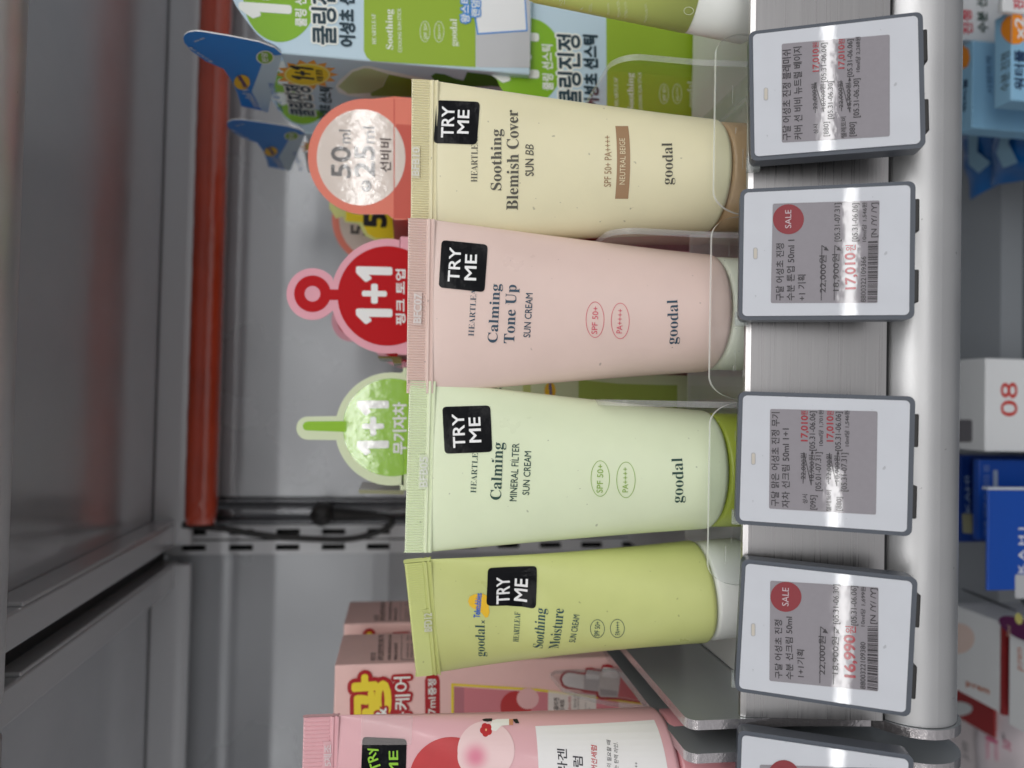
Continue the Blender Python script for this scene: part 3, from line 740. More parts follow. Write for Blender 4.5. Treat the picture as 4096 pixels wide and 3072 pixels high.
# ------------------------------------------------------------------ electronic price tags
M_bez = mat('tag_bezel', (78, 84, 94), .4, 0, .5)
M_face = mat('tag_face', (206, 209, 216), .5, 0, .2, coat=1.0, crough=.022, bump=.010, bscale=90, var=.02, vscale=70, spots=.25, sscale=420)
M_scr = mat('tag_screen', (147, 143, 149), .5, 0, .2, coat=1.0, crough=.022, bump=.012, bscale=260, var=.02, vscale=500)
M_ik = mat('eink_black', (50, 46, 52), .3, coat=.6, crough=.05); M_ir = mat('eink_red', (136, 38, 48), .3, coat=.6, crough=.05)
M_irs = mat('eink_red_text', (158, 38, 52), .3, coat=.6, crough=.05)
M_led = mat('led_window', (205, 198, 186), .2, coat=.8)
TS = .965
def price_tag(label, c, tilt, yaw, rol, scr, lines, barcode=None, sale=None, extra=None, led=None):
    w, h, d = .0505*TS, .0610*TS, .0075
    rot = MX.Rotation(R(yaw), 4, 'Z') @ MX.Rotation(R(-tilt), 4, 'X') @ MX.Rotation(R(rol), 4, 'Y')
    t = thing('price_tag', label, 'price tag', c, rot, group='electronic price tags along the shelf front')
    mb = MB(); bm = bmesh.new()
    F = lambda a_, b_, dd: (a_, d-dd, b_)
    mb2 = MB(); mb2.prism(rrect(-w/2, w/2, -h/2, h/2, .0024), F, d, M_bez); o = mb2.build('housing', t)
    b_ = o.modifiers.new('bevel', 'BEVEL'); b_.width = .0008; b_.segments = 3; b_.limit_method = 'ANGLE'; b_.angle_limit = R(50)
    mb = MB(); mb.prism(rrect(-w/2+.0015, w/2-.0015, -h/2+.0018, h/2-.0014, .0016), lambda a_, b2, dd: (a_, .0003-dd, b2), .0008, M_face); o = mb.build('face', t)
    b_ = o.modifiers.new('bevel', 'BEVEL'); b_.width = .0005; b_.segments = 3; b_.limit_method = 'ANGLE'; b_.angle_limit = R(50)
    mb = MB()
    for sx_ in (-.0125, .0125): mb.box(sx_-.0058, sx_+.0058, .0006, .006, -h/2-.0016, -h/2+.001, M_black, .0005)
    mb.build('latch', t)
    mb = MB(); mb.box(-w/2+.003, w/2-.003, d+.0002, d+.0022, -.004, h/2-.001, M_acr); mb.box(-w/2-.0012, -w/2+.004, d-.001, d+.003, h/2-.004, h/2+.0008, M_acre); mb.build('clip', t)
    S = Flat(t.matrix_world, (0, -.0005, 0), (1, 0, 0), (0, 0, 1))
    mb = MB(); ppoly(mb, S, rquad(scr, 8), M_scr, .00010); so = mb.build('screen', t)
    mb = MB(); l0, l1 = led
    q = (V(l0)+V(l1))/2; ly = abs(l0[1]-l1[1])/2
    ppoly(mb, S, rquad([(q.x-9, q.y+ly), (q.x-9, q.y-ly), (q.x+9, q.y-ly), (q.x+9, q.y+ly)], 9), mat('led_rim', (176, 176, 180), .2), .0001)
    ppoly(mb, S, rquad([(q.x-6, q.y+ly-3), (q.x-6, q.y-ly+3), (q.x+6, q.y-ly+3), (q.x+6, q.y+ly-3)], 6), M_led, .0002); mb.build('indicator', t)
    mb = MB()
    for ln in lines:
        s, pl_, pr_, hh = ln[:4]; m = ln[4] if len(ln) > 4 else M_ik; bo = ln[5] if len(ln) > 5 else .012
        text(mb, S, s, pl_, pr_, hh, m, bold=bo, off=.00024, n=6)
    if sale:
        cc, rx, ry, pl_, pr_, hh = sale
        ppoly(mb, S, pell(cc, rx, ry), M_ir, .00018); text(mb, S, 'SALE', pl_, pr_, hh, ink(196, 180, 186), off=.00026)
    for (p0_, p1_, ww) in (extra or {}).get('lines', []): pline(mb, S, p0_, p1_, ww, M_ik, .0003)
    for tr_ in (extra or {}).get('tris', []): ppoly(mb, S, tr_, M_ik, .0003)
    if barcode:
        (a_, b2, c2, d2) = barcode   # TL TR BR BL
        rnd = random.Random(len(label)); pos = 0.; tot = 95
        A_, B_, C_, D_ = V(a_), V(b2), V(c2), V(d2)
        while pos < tot-1:
            k = rnd.choice([1, 1, 2, 3]); g = rnd.choice([1, 1, 2]); f0, f1 = pos/tot, min(1, (pos+k)/tot)
            ppoly(mb, S, [tuple(D_.lerp(C_, f0)), tuple(D_.lerp(C_, f1)), tuple(A_.lerp(B_, f1)), tuple(A_.lerp(B_, f0))], M_ik, .00022); pos += k+g
    mb.build('lettering', so)
    return t
def tagpose(p0, p1, p2, p3):
    """TL,TR,BL,BR px -> centre"""
    Wd = .0505*TS; wt = (V(p0)-V(p1)).length; wb_ = (V(p2)-V(p3)).length
    a_ = (ray(p0)+ray(p1))*.5*(Wd*FPX/wt); b_ = (ray(p2)+ray(p3))*.5*(Wd*FPX/wb_)
    return (a_+b_)*.5
c1 = tagpose((3000, 640), (2990, 115), (3710, 600), (3690, 50))
c2 = tagpose((2948, 1275), (2960, 750), (3662, 1285), (3670, 727))
c3 = tagpose((2940, 2100), (2950, 1565), (3650, 2140), (3655, 1585))
c4 = tagpose((2945, 2780), (2955, 2250), (3660, 2850), (3655, 2295))
TI = 21.8
price_tag('white electronic price tag with two red 17,010 prices below the cream tube', c1, TI-.4, 0, -1.6,
    [z4(1040, 948), z4(1040, 292), z4(1757, 230), z4(1757, 905)],
    [('구달 어성초 진정 블레미쉬', z4(1100, 930), z4(1100, 330), 34), ('커버 선 비비 뉴트럴 베이지', z4(1178, 925), z4(1172, 310), 34),
     ('상시', z4(1282, 888), z4(1278, 825), 18), ('22,000원', z4(1280, 725), z4(1272, 555), 22), ('17,010', z4(1285, 475), z4(1284, 325), 24, M_irs, .03), ('원', z4(1284, 318), z4(1284, 282), 24, M_irs),
     ('18,900원', z4(1335, 720), z4(1330, 560), 22), ('[05.31-06.06]', z4(1335, 545), z4(1335, 285), 20), ('[05.31-06.30]', z4(1378, 790), z4(1378, 540), 20), ('[880]', z4(1350, 905), z4(1350, 810), 20),
     ('텔레토비', z4(1470, 912), z4(1466, 775), 22), ('22,000원', z4(1450, 715), z4(1446, 540), 22), ('17,010', z4(1455, 455), z4(1455, 300), 24, M_irs, .03), ('원', z4(1455, 295), z4(1455, 258), 24, M_irs),
     ('18,900원', z4(1505, 720), z4(1500, 550), 22), ('[05.31-06.06]', z4(1508, 510), z4(1508, 262), 20), ('[880]', z4(1525, 905), z4(1525, 812), 22), ('[05.31-06.30]', z4(1552, 780), z4(1552, 522), 22), ('10ml당 2,268원', z4(1562, 478), z4(1562, 245), 20)],
    extra=dict(lines=[(z4(1262, 752), z4(1258, 550), 3), (z4(1318, 745), z4(1314, 545), 3), (z4(1436, 740), z4(1432, 535), 3), (z4(1492, 748), z4(1486, 525), 3), (z4(1432, 535), z4(1492, 748), 3), (z4(1258, 550), z4(1318, 745), 3)],
               tris=[[z4(1480, 540), z4(1500, 540), z4(1490, 512)], [z4(1258, 575), z4(1274, 550), z4(1262, 548)]]), led=(z4(935, 668), z4(935, 582)))
price_tag('white electronic price tag with red sale dot below the pink tone up tube', c2, TI+.45, 0, 0,
    [t2(890, 945), t2(905, 212), t2(1693, 188), t2(1676, 943)],
    [('구달 어성초 진정', t2(985, 925), t2(988, 505), 32), ('수분 톤업 50ml 1', t2(1065, 925), t2(1068, 478), 32), ('+1 기획', t2(1148, 925), t2(1148, 735), 32),
     ('22,000원', t2(1300, 868), t2(1303, 592), 30), ('18,900원', t2(1397, 855), t2(1398, 582), 30), ('[05.31-07.31]', t2(1400, 490), t2(1400, 208), 22),
     ('17,010', t2(1515, 840), t2(1510, 575), 40, M_irs, .035), ('원', t2(1515, 560), t2(1515, 515), 40, M_irs), ('[05.31-06.06]', t2(1530, 490), t2(1530, 208), 22),
     ('8800322109366', t2(1590, 938), t2(1592, 602), 20), ('10ml당 1,546원', t2(1597, 492), t2(1600, 205), 20), ('[N /Y/ /Y]', t2(1670, 460), t2(1672, 205), 22)],
    barcode=(t2(1603, 938), t2(1607, 475), t2(1678, 472), t2(1676, 938)), sale=(t2(1020, 327), 62, 60, t2(1040, 392), t2(1040, 258), 24),
    extra=dict(lines=[(t2(1262, 925), t2(1266, 520), 3), (t2(1357, 925), t2(1361, 520), 3), (t2(1266, 520), t2(1300, 545), 3), (t2(1361, 520), t2(1395, 545), 3)],
               tris=[[t2(1280, 555), t2(1318, 560), t2(1296, 528)], [t2(1374, 555), t2(1410, 560), t2(1390, 528)]]), led=(t2(777, 622), t2(777, 535)))
price_tag('white electronic price tag with two red prices below the pale green tube', c3, TI, 0, .8,
    [t3(877, 985), t3(885, 250), t3(1678, 268), t3(1666, 1030)],
    [('구달 맑은 어성초 진정 무기', t3(950, 968), t3(955, 275), 32), ('자차 선크림 50ml 1+1', t3(1030, 978), t3(1028, 395), 32),
     ('상시', t3(1160, 948), t3(1160, 880), 20), ('22,000원', t3(1150, 768), t3(1155, 578), 24), ('17,010', t3(1160, 488), t3(1162, 300), 26, M_irs, .03), ('원', t3(1160, 295), t3(1160, 265), 26, M_irs),
     ('[095]', t3(1220, 992), t3(1222, 888), 22), ('18,900원', t3(1212, 780), t3(1215, 590), 24), ('[05.31-06.06]', t3(1215, 558), t3(1218, 268), 22), ('[05.01-07.31]', t3(1260, 855), t3(1260, 570), 22), ('10ml당 1,701원', t3(1278, 522), t3(1280, 260), 20),
     ('텔레토비', t3(1335, 1005), t3(1338, 850), 20), ('22,000원', t3(1338, 772), t3(1342, 585), 24), ('17,010', t3(1350, 490), t3(1350, 305), 26, M_irs, .03), ('원', t3(1350, 300), t3(1352, 268), 26, M_irs),
     ('[880]', t3(1410, 1000), t3(1412, 900), 20), ('18,900원', t3(1400, 785), t3(1402, 595), 24), ('[05.31-06.06]', t3(1405, 560), t3(1408, 272), 22), ('[05.31-07.31]', t3(1450, 858), t3(1450, 575), 22), ('10ml당 1,546원', t3(1470, 525), t3(1470, 262), 20)],
    extra=dict(lines=[(t3(1128, 800), t3(1134, 570), 3), (t3(1188, 812), t3(1194, 575), 3), (t3(1134, 570), t3(1188, 812), 3), (t3(1316, 805), t3(1322, 575), 3), (t3(1376, 820), t3(1384, 575), 3), (t3(1322, 575), t3(1376, 820), 3)],
               tris=[[t3(1184, 580), t3(1206, 580), t3(1195, 552)], [t3(1374, 585), t3(1396, 585), t3(1385, 555)]]), led=(t3(762, 662), t3(762, 572)))
price_tag('white electronic price tag with red sale dot and red 16,990 below the lime tube', c4, TI+.36, 0, 2.2,
    [t4(812, 975), t4(818, 293), t4(1555, 340), t4(1553, 1047)],
    [('구달 어성초 진정', t4(900, 960), t4(898, 562), 30), ('수분 선크림 50ml', t4(975, 965), t4(970, 540), 30), ('1+1기획', t4(1050, 950), t4(1050, 765), 30),
     ('22,000원', t4(1195, 935), t4(1198, 672), 30), ('18,900원', t4(1285, 930), t4(1288, 678), 30), ('[05.31-06.30]', t4(1283, 588), t4(1283, 320), 22),
     ('16,990', t4(1395, 952), t4(1392, 668), 42, M_irs, .04), ('원', t4(1400, 655), t4(1400, 605), 42, M_irs), ('[05.31-06.06]', t4(1405, 598), t4(1405, 330), 22),
     ('8800322109380', t4(1465, 1030), t4(1465, 712), 20), ('10ml당 1,699원', t4(1465, 605), t4(1468, 335), 20), ('[N /Y/ /Y]', t4(1535, 588), t4(1537, 345), 22)],
    barcode=(t4(1478, 1030), t4(1480, 598), t4(1550, 598), t4(1548, 1042)), sale=(t4(925, 403), 62, 60, t4(942, 466), t4(944, 342), 26),
    extra=dict(lines=[(t4(1155, 990), t4(1160, 605), 3), (t4(1248, 998), t4(1254, 605), 3), (t4(1160, 605), t4(1190, 630), 3), (t4(1254, 605), t4(1272, 630), 3)],
               tris=[[t4(1172, 645), t4(1212, 652), t4(1192, 618)], [t4(1262, 645), t4(1288, 655), t4(1280, 622)]]), led=(t4(702, 672), t4(702, 583)))
c5 = at((3280, 3072+110), Y=c4.y)
price_tag('white electronic price tag cropped by the picture edge under the rose serum tube', (c5.x-.006, c4.y, c4.z), TI, 3, 2.5,
    [zx(624, 900), zx(624, 660), zx(1650, 690), zx(1650, 900)], [], sale=(zx(800, 740), 62, 62, zx(830, 790), zx(830, 690), 24), led=(zx(480, 860), zx(480, 790)))

# ------------------------------------------------------------------ cartons
def box_at(mb, t, x0, x1, y0, y1, zlo, zhi, m, bev=.0006):
    o = t.location; mb.box(x0-o.x, x1-o.x, y0-o.y, y1-o.y, zlo-o.z, zhi-o.z, m, bev)
def faces(t, x0, x1, y0, y1, zhi):
    o = t.location; e_ = 1e-5
    return (Flat(t.matrix_world, V((x0, y0-e_, zhi))-o, (1, 0, 0), (0, 0, 1)),
            Flat(t.matrix_world, V((x0-e_, y0, zhi))-o, (0, -1, 0), (0, 0, 1)),
            Flat(t.matrix_world, V((x1+e_, y0, zhi))-o, (0, 1, 0), (0, 0, 1)))
def copy_tree(o, parent=None, skip=()):
    c = o.copy(); COL.objects.link(c)
    if parent is not None: c.parent = parent
    for ch in list(o.children):
        if ch.name.split('.')[0] in skip: continue
        copy_tree(ch, c, skip)
    return c
def header(t, S, outline, m, th=.0006, name='header_card', edge=None):
    mb = MB(); mb.prism([tuple(S.px(p)) for p in outline], lambda a_, b_, d: S.f(a_, b_, d-th-1e-5), th, m, edge or M_wht)
    return mb.build(name, t)
def film(name, rgb):
    m = mat(name, rgb, .5, 0, .2, coat=.75, crough=.09, bump=.075, bscale=420, bstretch=(1, 1, .45))
    m.node_tree.nodes['Principled BSDF'].inputs['Coat IOR'].default_value = 1.95
    return m
def arcpx(c, r, a0, a1, n=30):
    return [(c[0]-r*math.cos(R(a0+(a1-a0)*i/n)), c[1]+r*math.sin(R(a0+(a1-a0)*i/n))) for i in range(n+1)]
M_cardw = mat('carton_white', (232, 233, 232), .42, var=.015, vscale=40)
G = 'sun cream cartons with die cut header cards behind the tubes'

# green header carton
def px_list(zf_, pts): return [zf_(*p) for p in pts]
Yc = .372
x0 = at((1700, 1963), Y=Yc).x; x1 = at((1700, 1472), Y=Yc).x; zt = at((1607, 1700), Y=Yc).z
t = thing('header_carton', 'pale green carton with lime disc header card reading 1+1 and straw shaped tab', 'carton', ((x0+x1)/2, Yc, ZB+.0005), group=G)
M_pg = mat('carton_pale_green', (222, 234, 196), .40, var=.01)
mb = MB(); box_at(mb, t, x0, x1, Yc, Yc+.05, ZB+.0005, zt, M_pg); mb.build('box_body', t)
SF, SL, SR = faces(t, x0, x1, Yc, Yc+.05, zt)
ol = [(1275, 175), (1250, 190)]+arcpx((1175, 655), 469, -98, -13.2)+[(600, 550), (480, 552)]+[(480-97*math.sin(R(k*18)), 648-97*math.cos(R(k*18))) for k in range(1, 10)]+[(480, 745), (600, 746)]+arcpx((1175, 655), 469, 11.4, 98)+[(1275, 1125)]
header(t, SF, px_list(zc, ol), M_pg)
lime = film('film_lime', (146, 200, 24))
mb = MB(); ppoly(mb, SF, [zc(*p) for p in pell((1175, 642), 404, 406, 72)], lime, .0001); 
ppoly(mb, SF, px_list(zc, [(800, 590), (480, 592), (455, 600), (440, 618), (438, 635), (445, 655), (462, 666), (490, 668), (800, 680)]), ink(146, 200, 24), .00013)
ppoly(mb, SF, px_list(zc, [(1270, 640), (1275, 640), (1275, 1080), (1270, 1080)]), ink(120, 170, 20), .00016)
mb.build('printed_disc', t)
wf = film('film_white', (236, 238, 236)); mb = MB()
text(mb, SF, '1+1', zc(1142, 862), zc(1142, 430), 114, wf, 'sansb', off=.0003, bold=.03)
text(mb, SF, '무기자차', zc(1296, 860), zc(1296, 436), 53, M_wht, off=.0003, bold=.03)
dk = ink(14, 62, 66)
text(mb, SF, '맑은 진정', zg(660, 520), zg(660, 168), 90, dk, off=.0002, bold=.05)
text(mb, SF, '어성초 선크림', zg(852, 520), zg(852, 162), 54, dk, off=.0002, bold=.04)
ppoly(mb, SF, px_list(zg, [(1020, 600), (1020, 130), (1085, 130), (1085, 600)]), ink(196, 210, 130), .0001)
ppoly(mb, SF, pell(zg(1245, 235), 22, 34), ink(244, 196, 40), .0001)
text(mb, SF, 'Teletubbies', zg(1262, 285), zg(1252, 172), 12, ink(70, 90, 190), off=.0002, bold=.03)
ppoly(mb, SF, px_list(zg, [(1480, 120), (1560, 150), (1800, 175), (2100, 185), (2300, 188), (2300, 480), (1480, 480)]), ink(176, 200, 96), .00015)
mb.build('lettering', t)
mb = MB()
S2 = Flat(t.matrix_world, V((x0-.0006, Yc+.006, zt))-t.location, (1, 0, -.0), (0, 0, 1))
mb.prism([(.0, -.002), (.0002, .021), (-.0018, .0205), (-.0018, .013), (-.0022, -.002)], lambda a_, b_, d: S2.f(a_, b_, 0)+V((0, d, 0)), .034, mat('flap_inside', (150, 150, 120), .6), M_wht); mb.build('flap', t)

# red header carton
Yr = .366
x0 = at((1700, 1422), Y=Yr).x; x1 = at((1700, 950), Y=Yr).x; zt = at((1596, 1180), Y=Yr).z
t = thing('header_carton', 'pink carton with red disc header card reading 1+1 and ring shaped tab', 'carton', ((x0+x1)/2, Yr, ZB+.0005), group=G)
M_pk2 = mat('carton_pink', (236, 172, 186), .55, 0, .2, var=.03, vscale=60)
M_rd2 = mat('carton_red', (190, 14, 24), .55, 0, .2, var=.01)
mb = MB(); box_at(mb, t, x0, x1, Yr, Yr+.05, ZB+.0005, zt, M_pk2); mb.build('box_body', t)
SF, SL, SR = faces(t, x0, x1, Yr, Yr+.05, zt)
ol = [(1400, 272), (1385, 282)]+arcpx((1285, 854), 586, -97, -15)+[(716, 668)]+[(510+265*math.cos(R(k)), 833+265*math.sin(R(k))) for k in range(-45, -316, -9)]+[(716, 1002)]+arcpx((1285, 854), 586, 15.5, 97)+[(1400, 1440)]
header(t, SF, px_list(zr, ol), M_pk2)
mb = MB()
ppoly(mb, SF, [zr(*p) for p in pell((1275, 852), 508, 508, 80)], M_rd2, .0001)
ring(mb, SF, [SF.px(zr(*p)) for p in pell((510, 830), 187, 187)], [SF.px(zr(*p)) for p in pell((510, 830), 80, 80)], M_rd2, .0001)
ppoly(mb, SF, px_list(zr, [(680, 785), (800, 787), (800, 895), (680, 893)]), M_rd2, .00013)
mb.build('printed_disc', t)
mb = MB()
text(mb, SF, '1+1', zr(1312, 1130), zr(1312, 572), 130, M_wht, 'sansb', off=.0003, bold=.03)
text(mb, SF, '핑크 토업', zr(1458, 1145), zr(1458, 585), 38, M_wht, off=.0003, bold=.03)
ppoly(mb, SF, px_list(zp, [(1300, 300), (1300, 520), (1420, 520), (1420, 300)]), M_rd2, .0001)
mb.build('lettering', t)
mb = MB()
S2 = Flat(t.matrix_world, V((x0-.0006, Yr+.006, zt))-t.location, (1, 0, 0), (0, 0, 1))
mb.prism([(.0, -.002), (.0, .0100), (-.0012, .0095), (-.0014, .003), (-.0036, .002), (-.0036, -.002)], lambda a_, b_, d: S2.f(a_, b_, 0)+V((0, d, 0)), .030, mat('flap_olive', (112, 100, 40), .5), M_wht); mb.build('flap', t)
c = copy_tree(t, skip=('flap',)); Yn = .445
pn = at(zr(908, 1100), Y=Yn); po = at(zr(510, 833), Y=Yr)
c.location = (t.location.x+pn.x-po.x, Yn, ZB+.0005); c.scale = (1, 1, (pn.z-ZB)/(po.z-ZB))
c['label'] = 'pink carton with ring tab mostly hidden behind the red 1+1 header card'

# salmon header carton
Ys = .371
x0 = at((1700, 884), Y=Ys).x; x1 = at((1700, 500), Y=Ys).x; zt = at((1576, 630), Y=Ys).z
t = thing('header_carton', 'salmon carton with round header card reading 50ml+25ml above the cream tube', 'carton', ((x0+x1)/2, Ys, ZB+.0005), group=G)
M_sal = mat('carton_salmon', (236, 128, 106), .40, var=.015)
M_sald = mat('carton_coral', (214, 92, 76), .40, var=.015)
mb = MB(); box_at(mb, t, x0, x1, Ys, Ys+.05, ZB+.0005, zt, M_sald); mb.build('box_body', t)
SF, SL, SR = faces(t, x0, x1, Ys, Ys+.05, zt)
ol = [(1262, 625), (1180, 628)]+arcpx((1075, 1015), 376, -88, 84)+[(1130, 1390), (1225, 1388), (1265, 1428), (1268, 1424)]
ol = [(1420, 640), (1262, 625)]+arcpx((1075, 1015), 376, -96, 84)+[(1215, 1388), (1262, 1425), (1420, 1420)]
header(t, SF, px_list(z2, ol), M_sal)
pear = film('film_pearl', (228, 214, 204)); mb = MB()
ppoly(mb, SF, [z2(*p) for p in pell((1044, 1020), 287, 311, 72)], pear, .0001); mb.build('printed_disc', t)
gy = film('film_grey_ink', (96, 92, 92)); mb = MB()
text(mb, SF, '50', z2(975, 1152), z2(975, 955), 76, gy, off=.0003, bold=.02)
text(mb, SF, 'ml', z2(975, 930), z2(975, 845), 46, gy, off=.0003, bold=.01)
ppoly(mb, SF, [z2(*p) for p in pell((1078, 1205), 34, 38, 28)], gy, .0002); text(mb, SF, '+', z2(1097, 1225), z2(1097, 1187), 26, pear, off=.0003, bold=.03, ref=.5)
text(mb, SF, '25', z2(1130, 1148), z2(1130, 950), 78, gy, off=.0003, bold=.02)
text(mb, SF, 'ml', z2(1130, 930), z2(1130, 825), 46, gy, off=.0003, bold=.01)
text(mb, SF, '선비비', z2(1238, 1116), z2(1238, 902), 44, ink(84, 70, 66), off=.0003, bold=.02)
ppoly(mb, SF, px_list(z2, [(1255, 640), (1262, 640), (1262, 1400), (1255, 1400)]), M_sald, .00013)
mb.build('lettering', t)
c = copy_tree(t); Yn = .452
pn = at(z2(1157, 1412), Y=Yn); po = at(z2(1075, 1015), Y=Ys)
c.location = (t.location.x+pn.x-po.x, Yn, ZB+.0005); c.scale = (1, 1, (pn.z-ZB)/(po.z-ZB))
c['label'] = 'salmon carton mostly hidden between the red header card and the yellow header card'

# yellow header carton between them
Yy = .428
x0 = at((1700, 985), Y=Yy).x; x1 = x0+.06; zt = at((1575, 880), Y=Yy).z
t = thing('header_carton', 'dark red carton with yellow header card peeking out behind the salmon one', 'carton', ((x0+x1)/2, Yy, ZB+.0005), group=G)
mb = MB(); box_at(mb, t, x0, x1, Yy, Yy+.018, ZB+.0005, zt, mat('carton_maroon', (150, 34, 36), .4)); mb.build('box_body', t)
SF, SL, SR = faces(t, x0, x1, Yy, Yy+.02, zt)
pg2 = ink(214, 222, 140)
header(t, SF, px_list(z2, [(1262, 1562), (1135, 1560), (1070, 1530), (1030, 1455), (990, 1445), (940, 1440), (925, 1405), (880, 1415), (838, 1350), (838, 1200), (1262, 1200)]), pg2)
mb = MB(); ppoly(mb, SF, px_list(z2, [(1262, 1548), (1140, 1545), (1085, 1515), (1050, 1440), (945, 1432), (945, 1220), (1262, 1220)]), ink(238, 216, 20), .0001)
mb.build('printed_panel', t)
mb = MB(); text(mb, SF, '50', z2(1205, 1470), z2(1205, 1280), 84, M_blk, 'sansb', off=.0003, bold=.03); mb.build('lettering', t)

# light blue stick cartons at the right
Yb = .366
xb = at(z2(800, 370), Y=Yb).x; zt = at(z2(522, 300), Y=Yb).z; zlo = at((2123, 200), Y=Yb).z; W_ = .066; D_ = .070
GB = 'light blue sun stick cartons'
t = thing('stick_carton', 'upper light blue and lime stick carton with blue side flap standing on a lower carton', 'carton', (xb, Yb, zlo), group=GB)
M_lb = mat('carton_light_blue', (196, 220, 234), .40, var=.01); M_blu = mat('carton_blue', (44, 136, 220), .36, var=.02)
M_gc = mat('carton_green', (132, 184, 24), .40, var=.01); M_gl = mat('carton_olive_green', (150, 182, 40), .40)
mb = MB(); box_at(mb, t, xb, xb+W_, Yb, Yb+D_, zlo, zt, M_lb, .0009); mb.build('box_body', t)
SF, SL, SR = faces(t, xb, xb+W_, Yb, Yb+D_, zt)
SL = Flat(t.matrix_world, V((-1e-5, 0, zt-zlo)), (0, -1, 0), (0, 0, 1))
hd = header(t, SF, px_list(z2, [(535, 346), (522, 320), (480, 290), (420, 262), (370, 222), (320, 160), (265, 85), (232, 35), (215, 0), (206, -60), (215, -180), (260, -300), (350, -390), (450, -430), (535, -440)]), M_lb)
mb = MB()
def clipx(pts, lo, hi): return [(min(max(p[0], lo), hi), p[1]) for p in pts]
circ = pell((520, -25), 240, 298, 72)
ppoly(mb, SF, [z2(*p) for p in circ], M_gc, .0001)
ppoly(mb, SF, px_list(z2, [(1062, 330), (1080, 372), (1110, 396), (1500, 420), (1780, 436), (1786, 436), (1786, -420), (1062, -420)]), M_gl, .0001)
ppoly(mb, SF, px_list(z3, [(492, 432), (520, 436), (842, 440), (842, -400), (492, -400)]), ink(196, 198, 202), .00013)
ppoly(mb, SF, px_list(z3, [(480, 102), (500, 226), (827, 203), (800, -220), (480, -220)]), M_blu, .0002)
ppoly(mb, SF, px_list(z3, [(490, 96), (508, 216), (818, 195), (792, -215), (490, -215)]), ink(238, 240, 242), .00024)
mb.build('printed_panel', hd)
mb = MB(); wk = ink(238, 242, 236); nv = ink(12, 52, 66)
text(mb, SF, '1+1', z2(582, 125), z2(582, -205), 190, wk, 'sansb', off=.0003, bold=.03)
text(mb, SF, '쿨링 선스틱', z2(692, 175), z2(688, -135), 46, wk, off=.0003, bold=.025)
text(mb, SF, '쿨링진정', z2(884, 292), z2(876, -196), 96, nv, off=.0004, bold=.028, halo=wk, halow=.10)
text(mb, SF, '어성초 선스틱', z2(1005, 303), z2(998, -195), 60, nv, off=.0004, bold=.045)
text(mb, SF, 'HEARTLEAF', z2(1142, 288), z2(1138, 90), 16, wk, 'serifb', thin=-.01)
text(mb, SF, 'Soothing', z2(1250, 322), z2(1246, 62), 27, wk, 'serifb')
text(mb, SF, 'COOLING SUN STICK', z2(1308, 340), z2(1302, 55), 14, wk)
for (c_, s_, a_, b_) in (((162, 205), 'SPF 50+', (178, 255), (174, 150)), ((253, 207), 'PA++++', (268, 252), (264, 160))):
    pring(mb, SF, z3(*c_), 20, 42, 1.8, wk); text(mb, SF, s_, z3(*a_), z3(*b_), 14, wk)
text(mb, SF, 'goodal', z3(370, 300), z3(368, 125), 19, wk, 'serifb', ref=.47, thin=-.006)
text(mb, SF, '왕스티커', z3(450, 152), z3(450, -80), 34, wk, off=.0005, halo=M_blu, halow=.16, bold=.02)
text(mb, SF, '랜덤 증정', z3(516, 112), z3(516, -120), 34, wk, off=.0006, halo=M_blu, halow=.16, bold=.02)
mb.build('lettering', t)
# side face print and blue side flap
fl = header(t, SL, [z2(530, 350), z2(480, 308), z2(380, 272), z2(200, 236), z2(10, 205), z1(1270, 203), z1(1225, 208), z1(1197, 224), z1(1188, 245), z1(1195, 278), z1(1240, 330), z1(1330, 395), z1(1450, 447), z1(1500, 520), z1(1540, 610), z2(268, 688), z2(435, 724)], M_blu, name='side_flap')
mb = MB()
ppoly(mb, SL, [z2(440, 728), z2(530, 352), z2(420, 362), z2(335, 590), z2(400, 715)], M_lb, .0002)
ppoly(mb, SL, [z2(*p) for p in pell((422, 368), 58, 44, 30)], wk, .0003); ppoly(mb, SL, [z2(*p) for p in pell((422, 368), 50, 38, 30)], M_gc, .00035)
text(mb, SL, '랜덤', z2(442, 398), z2(436, 342), 24, wk, off=.0005, bold=.03)
text(mb, SL, 'goodal x', z2(388, 692), z2(312, 572), 24, wk, 'serifb', ref=.5, off=.0004, thin=-.01)
ppoly(mb, SL, [z2(*p) for p in pell((272, 530), 52, 48, 30)], ink(244, 196, 40), .0003)
text(mb, SL, 'Teletubbies', z2(312, 565), z2(262, 485), 18, ink(76, 56, 140), off=.0005, bold=.03)
text(mb, SL, '왕스티커 3매', z1(1385, 398), z1(1242, 300), 15, wk, off=.0004, bold=.02)
text(mb, SL, '랜덤 증정', z1(1268, 268), z1(1330, 244), 18, wk, off=.0004, bold=.02)
mb.build('lettering', fl)
mb = MB()
text(mb, SL, 'OK, 난 쿨하니까', z2(545, 722), z2(488, 538), 26, ink(50, 120, 200), off=.0003, bold=.015)
text(mb, SL, '쿨링진정', z2(742, 752), z2(712, 560), 92, nv, off=.0004, bold=.028, halo=wk, halow=.10)
text(mb, SL, '어성초 선스틱', z2(842, 772), z2(858, 568), 46, nv, off=.0004, bold=.04)
star = []
for i in range(28):
    rr_ = 1.0 if i % 2 == 0 else .74; an = 2*math.pi*i/28; star.append((692+205*rr_*math.cos(an), 482+98*rr_*math.sin(an)))
ppoly(mb, SL, [z2(*p) for p in star], ink(244, 166, 46), .00012)
ppoly(mb, SL, [z2(*p) for p in pell((695, 482), 150, 72)], ink(246, 236, 150), .00016); ppoly(mb, SL, [z2(*p) for p in pell((695, 482), 138, 64)], ink(246, 214, 24), .0002)
text(mb, SL, '1+1', z2(738, 522), z2(730, 440), 80, M_blk, 'sansb', off=.0003, bold=.03)
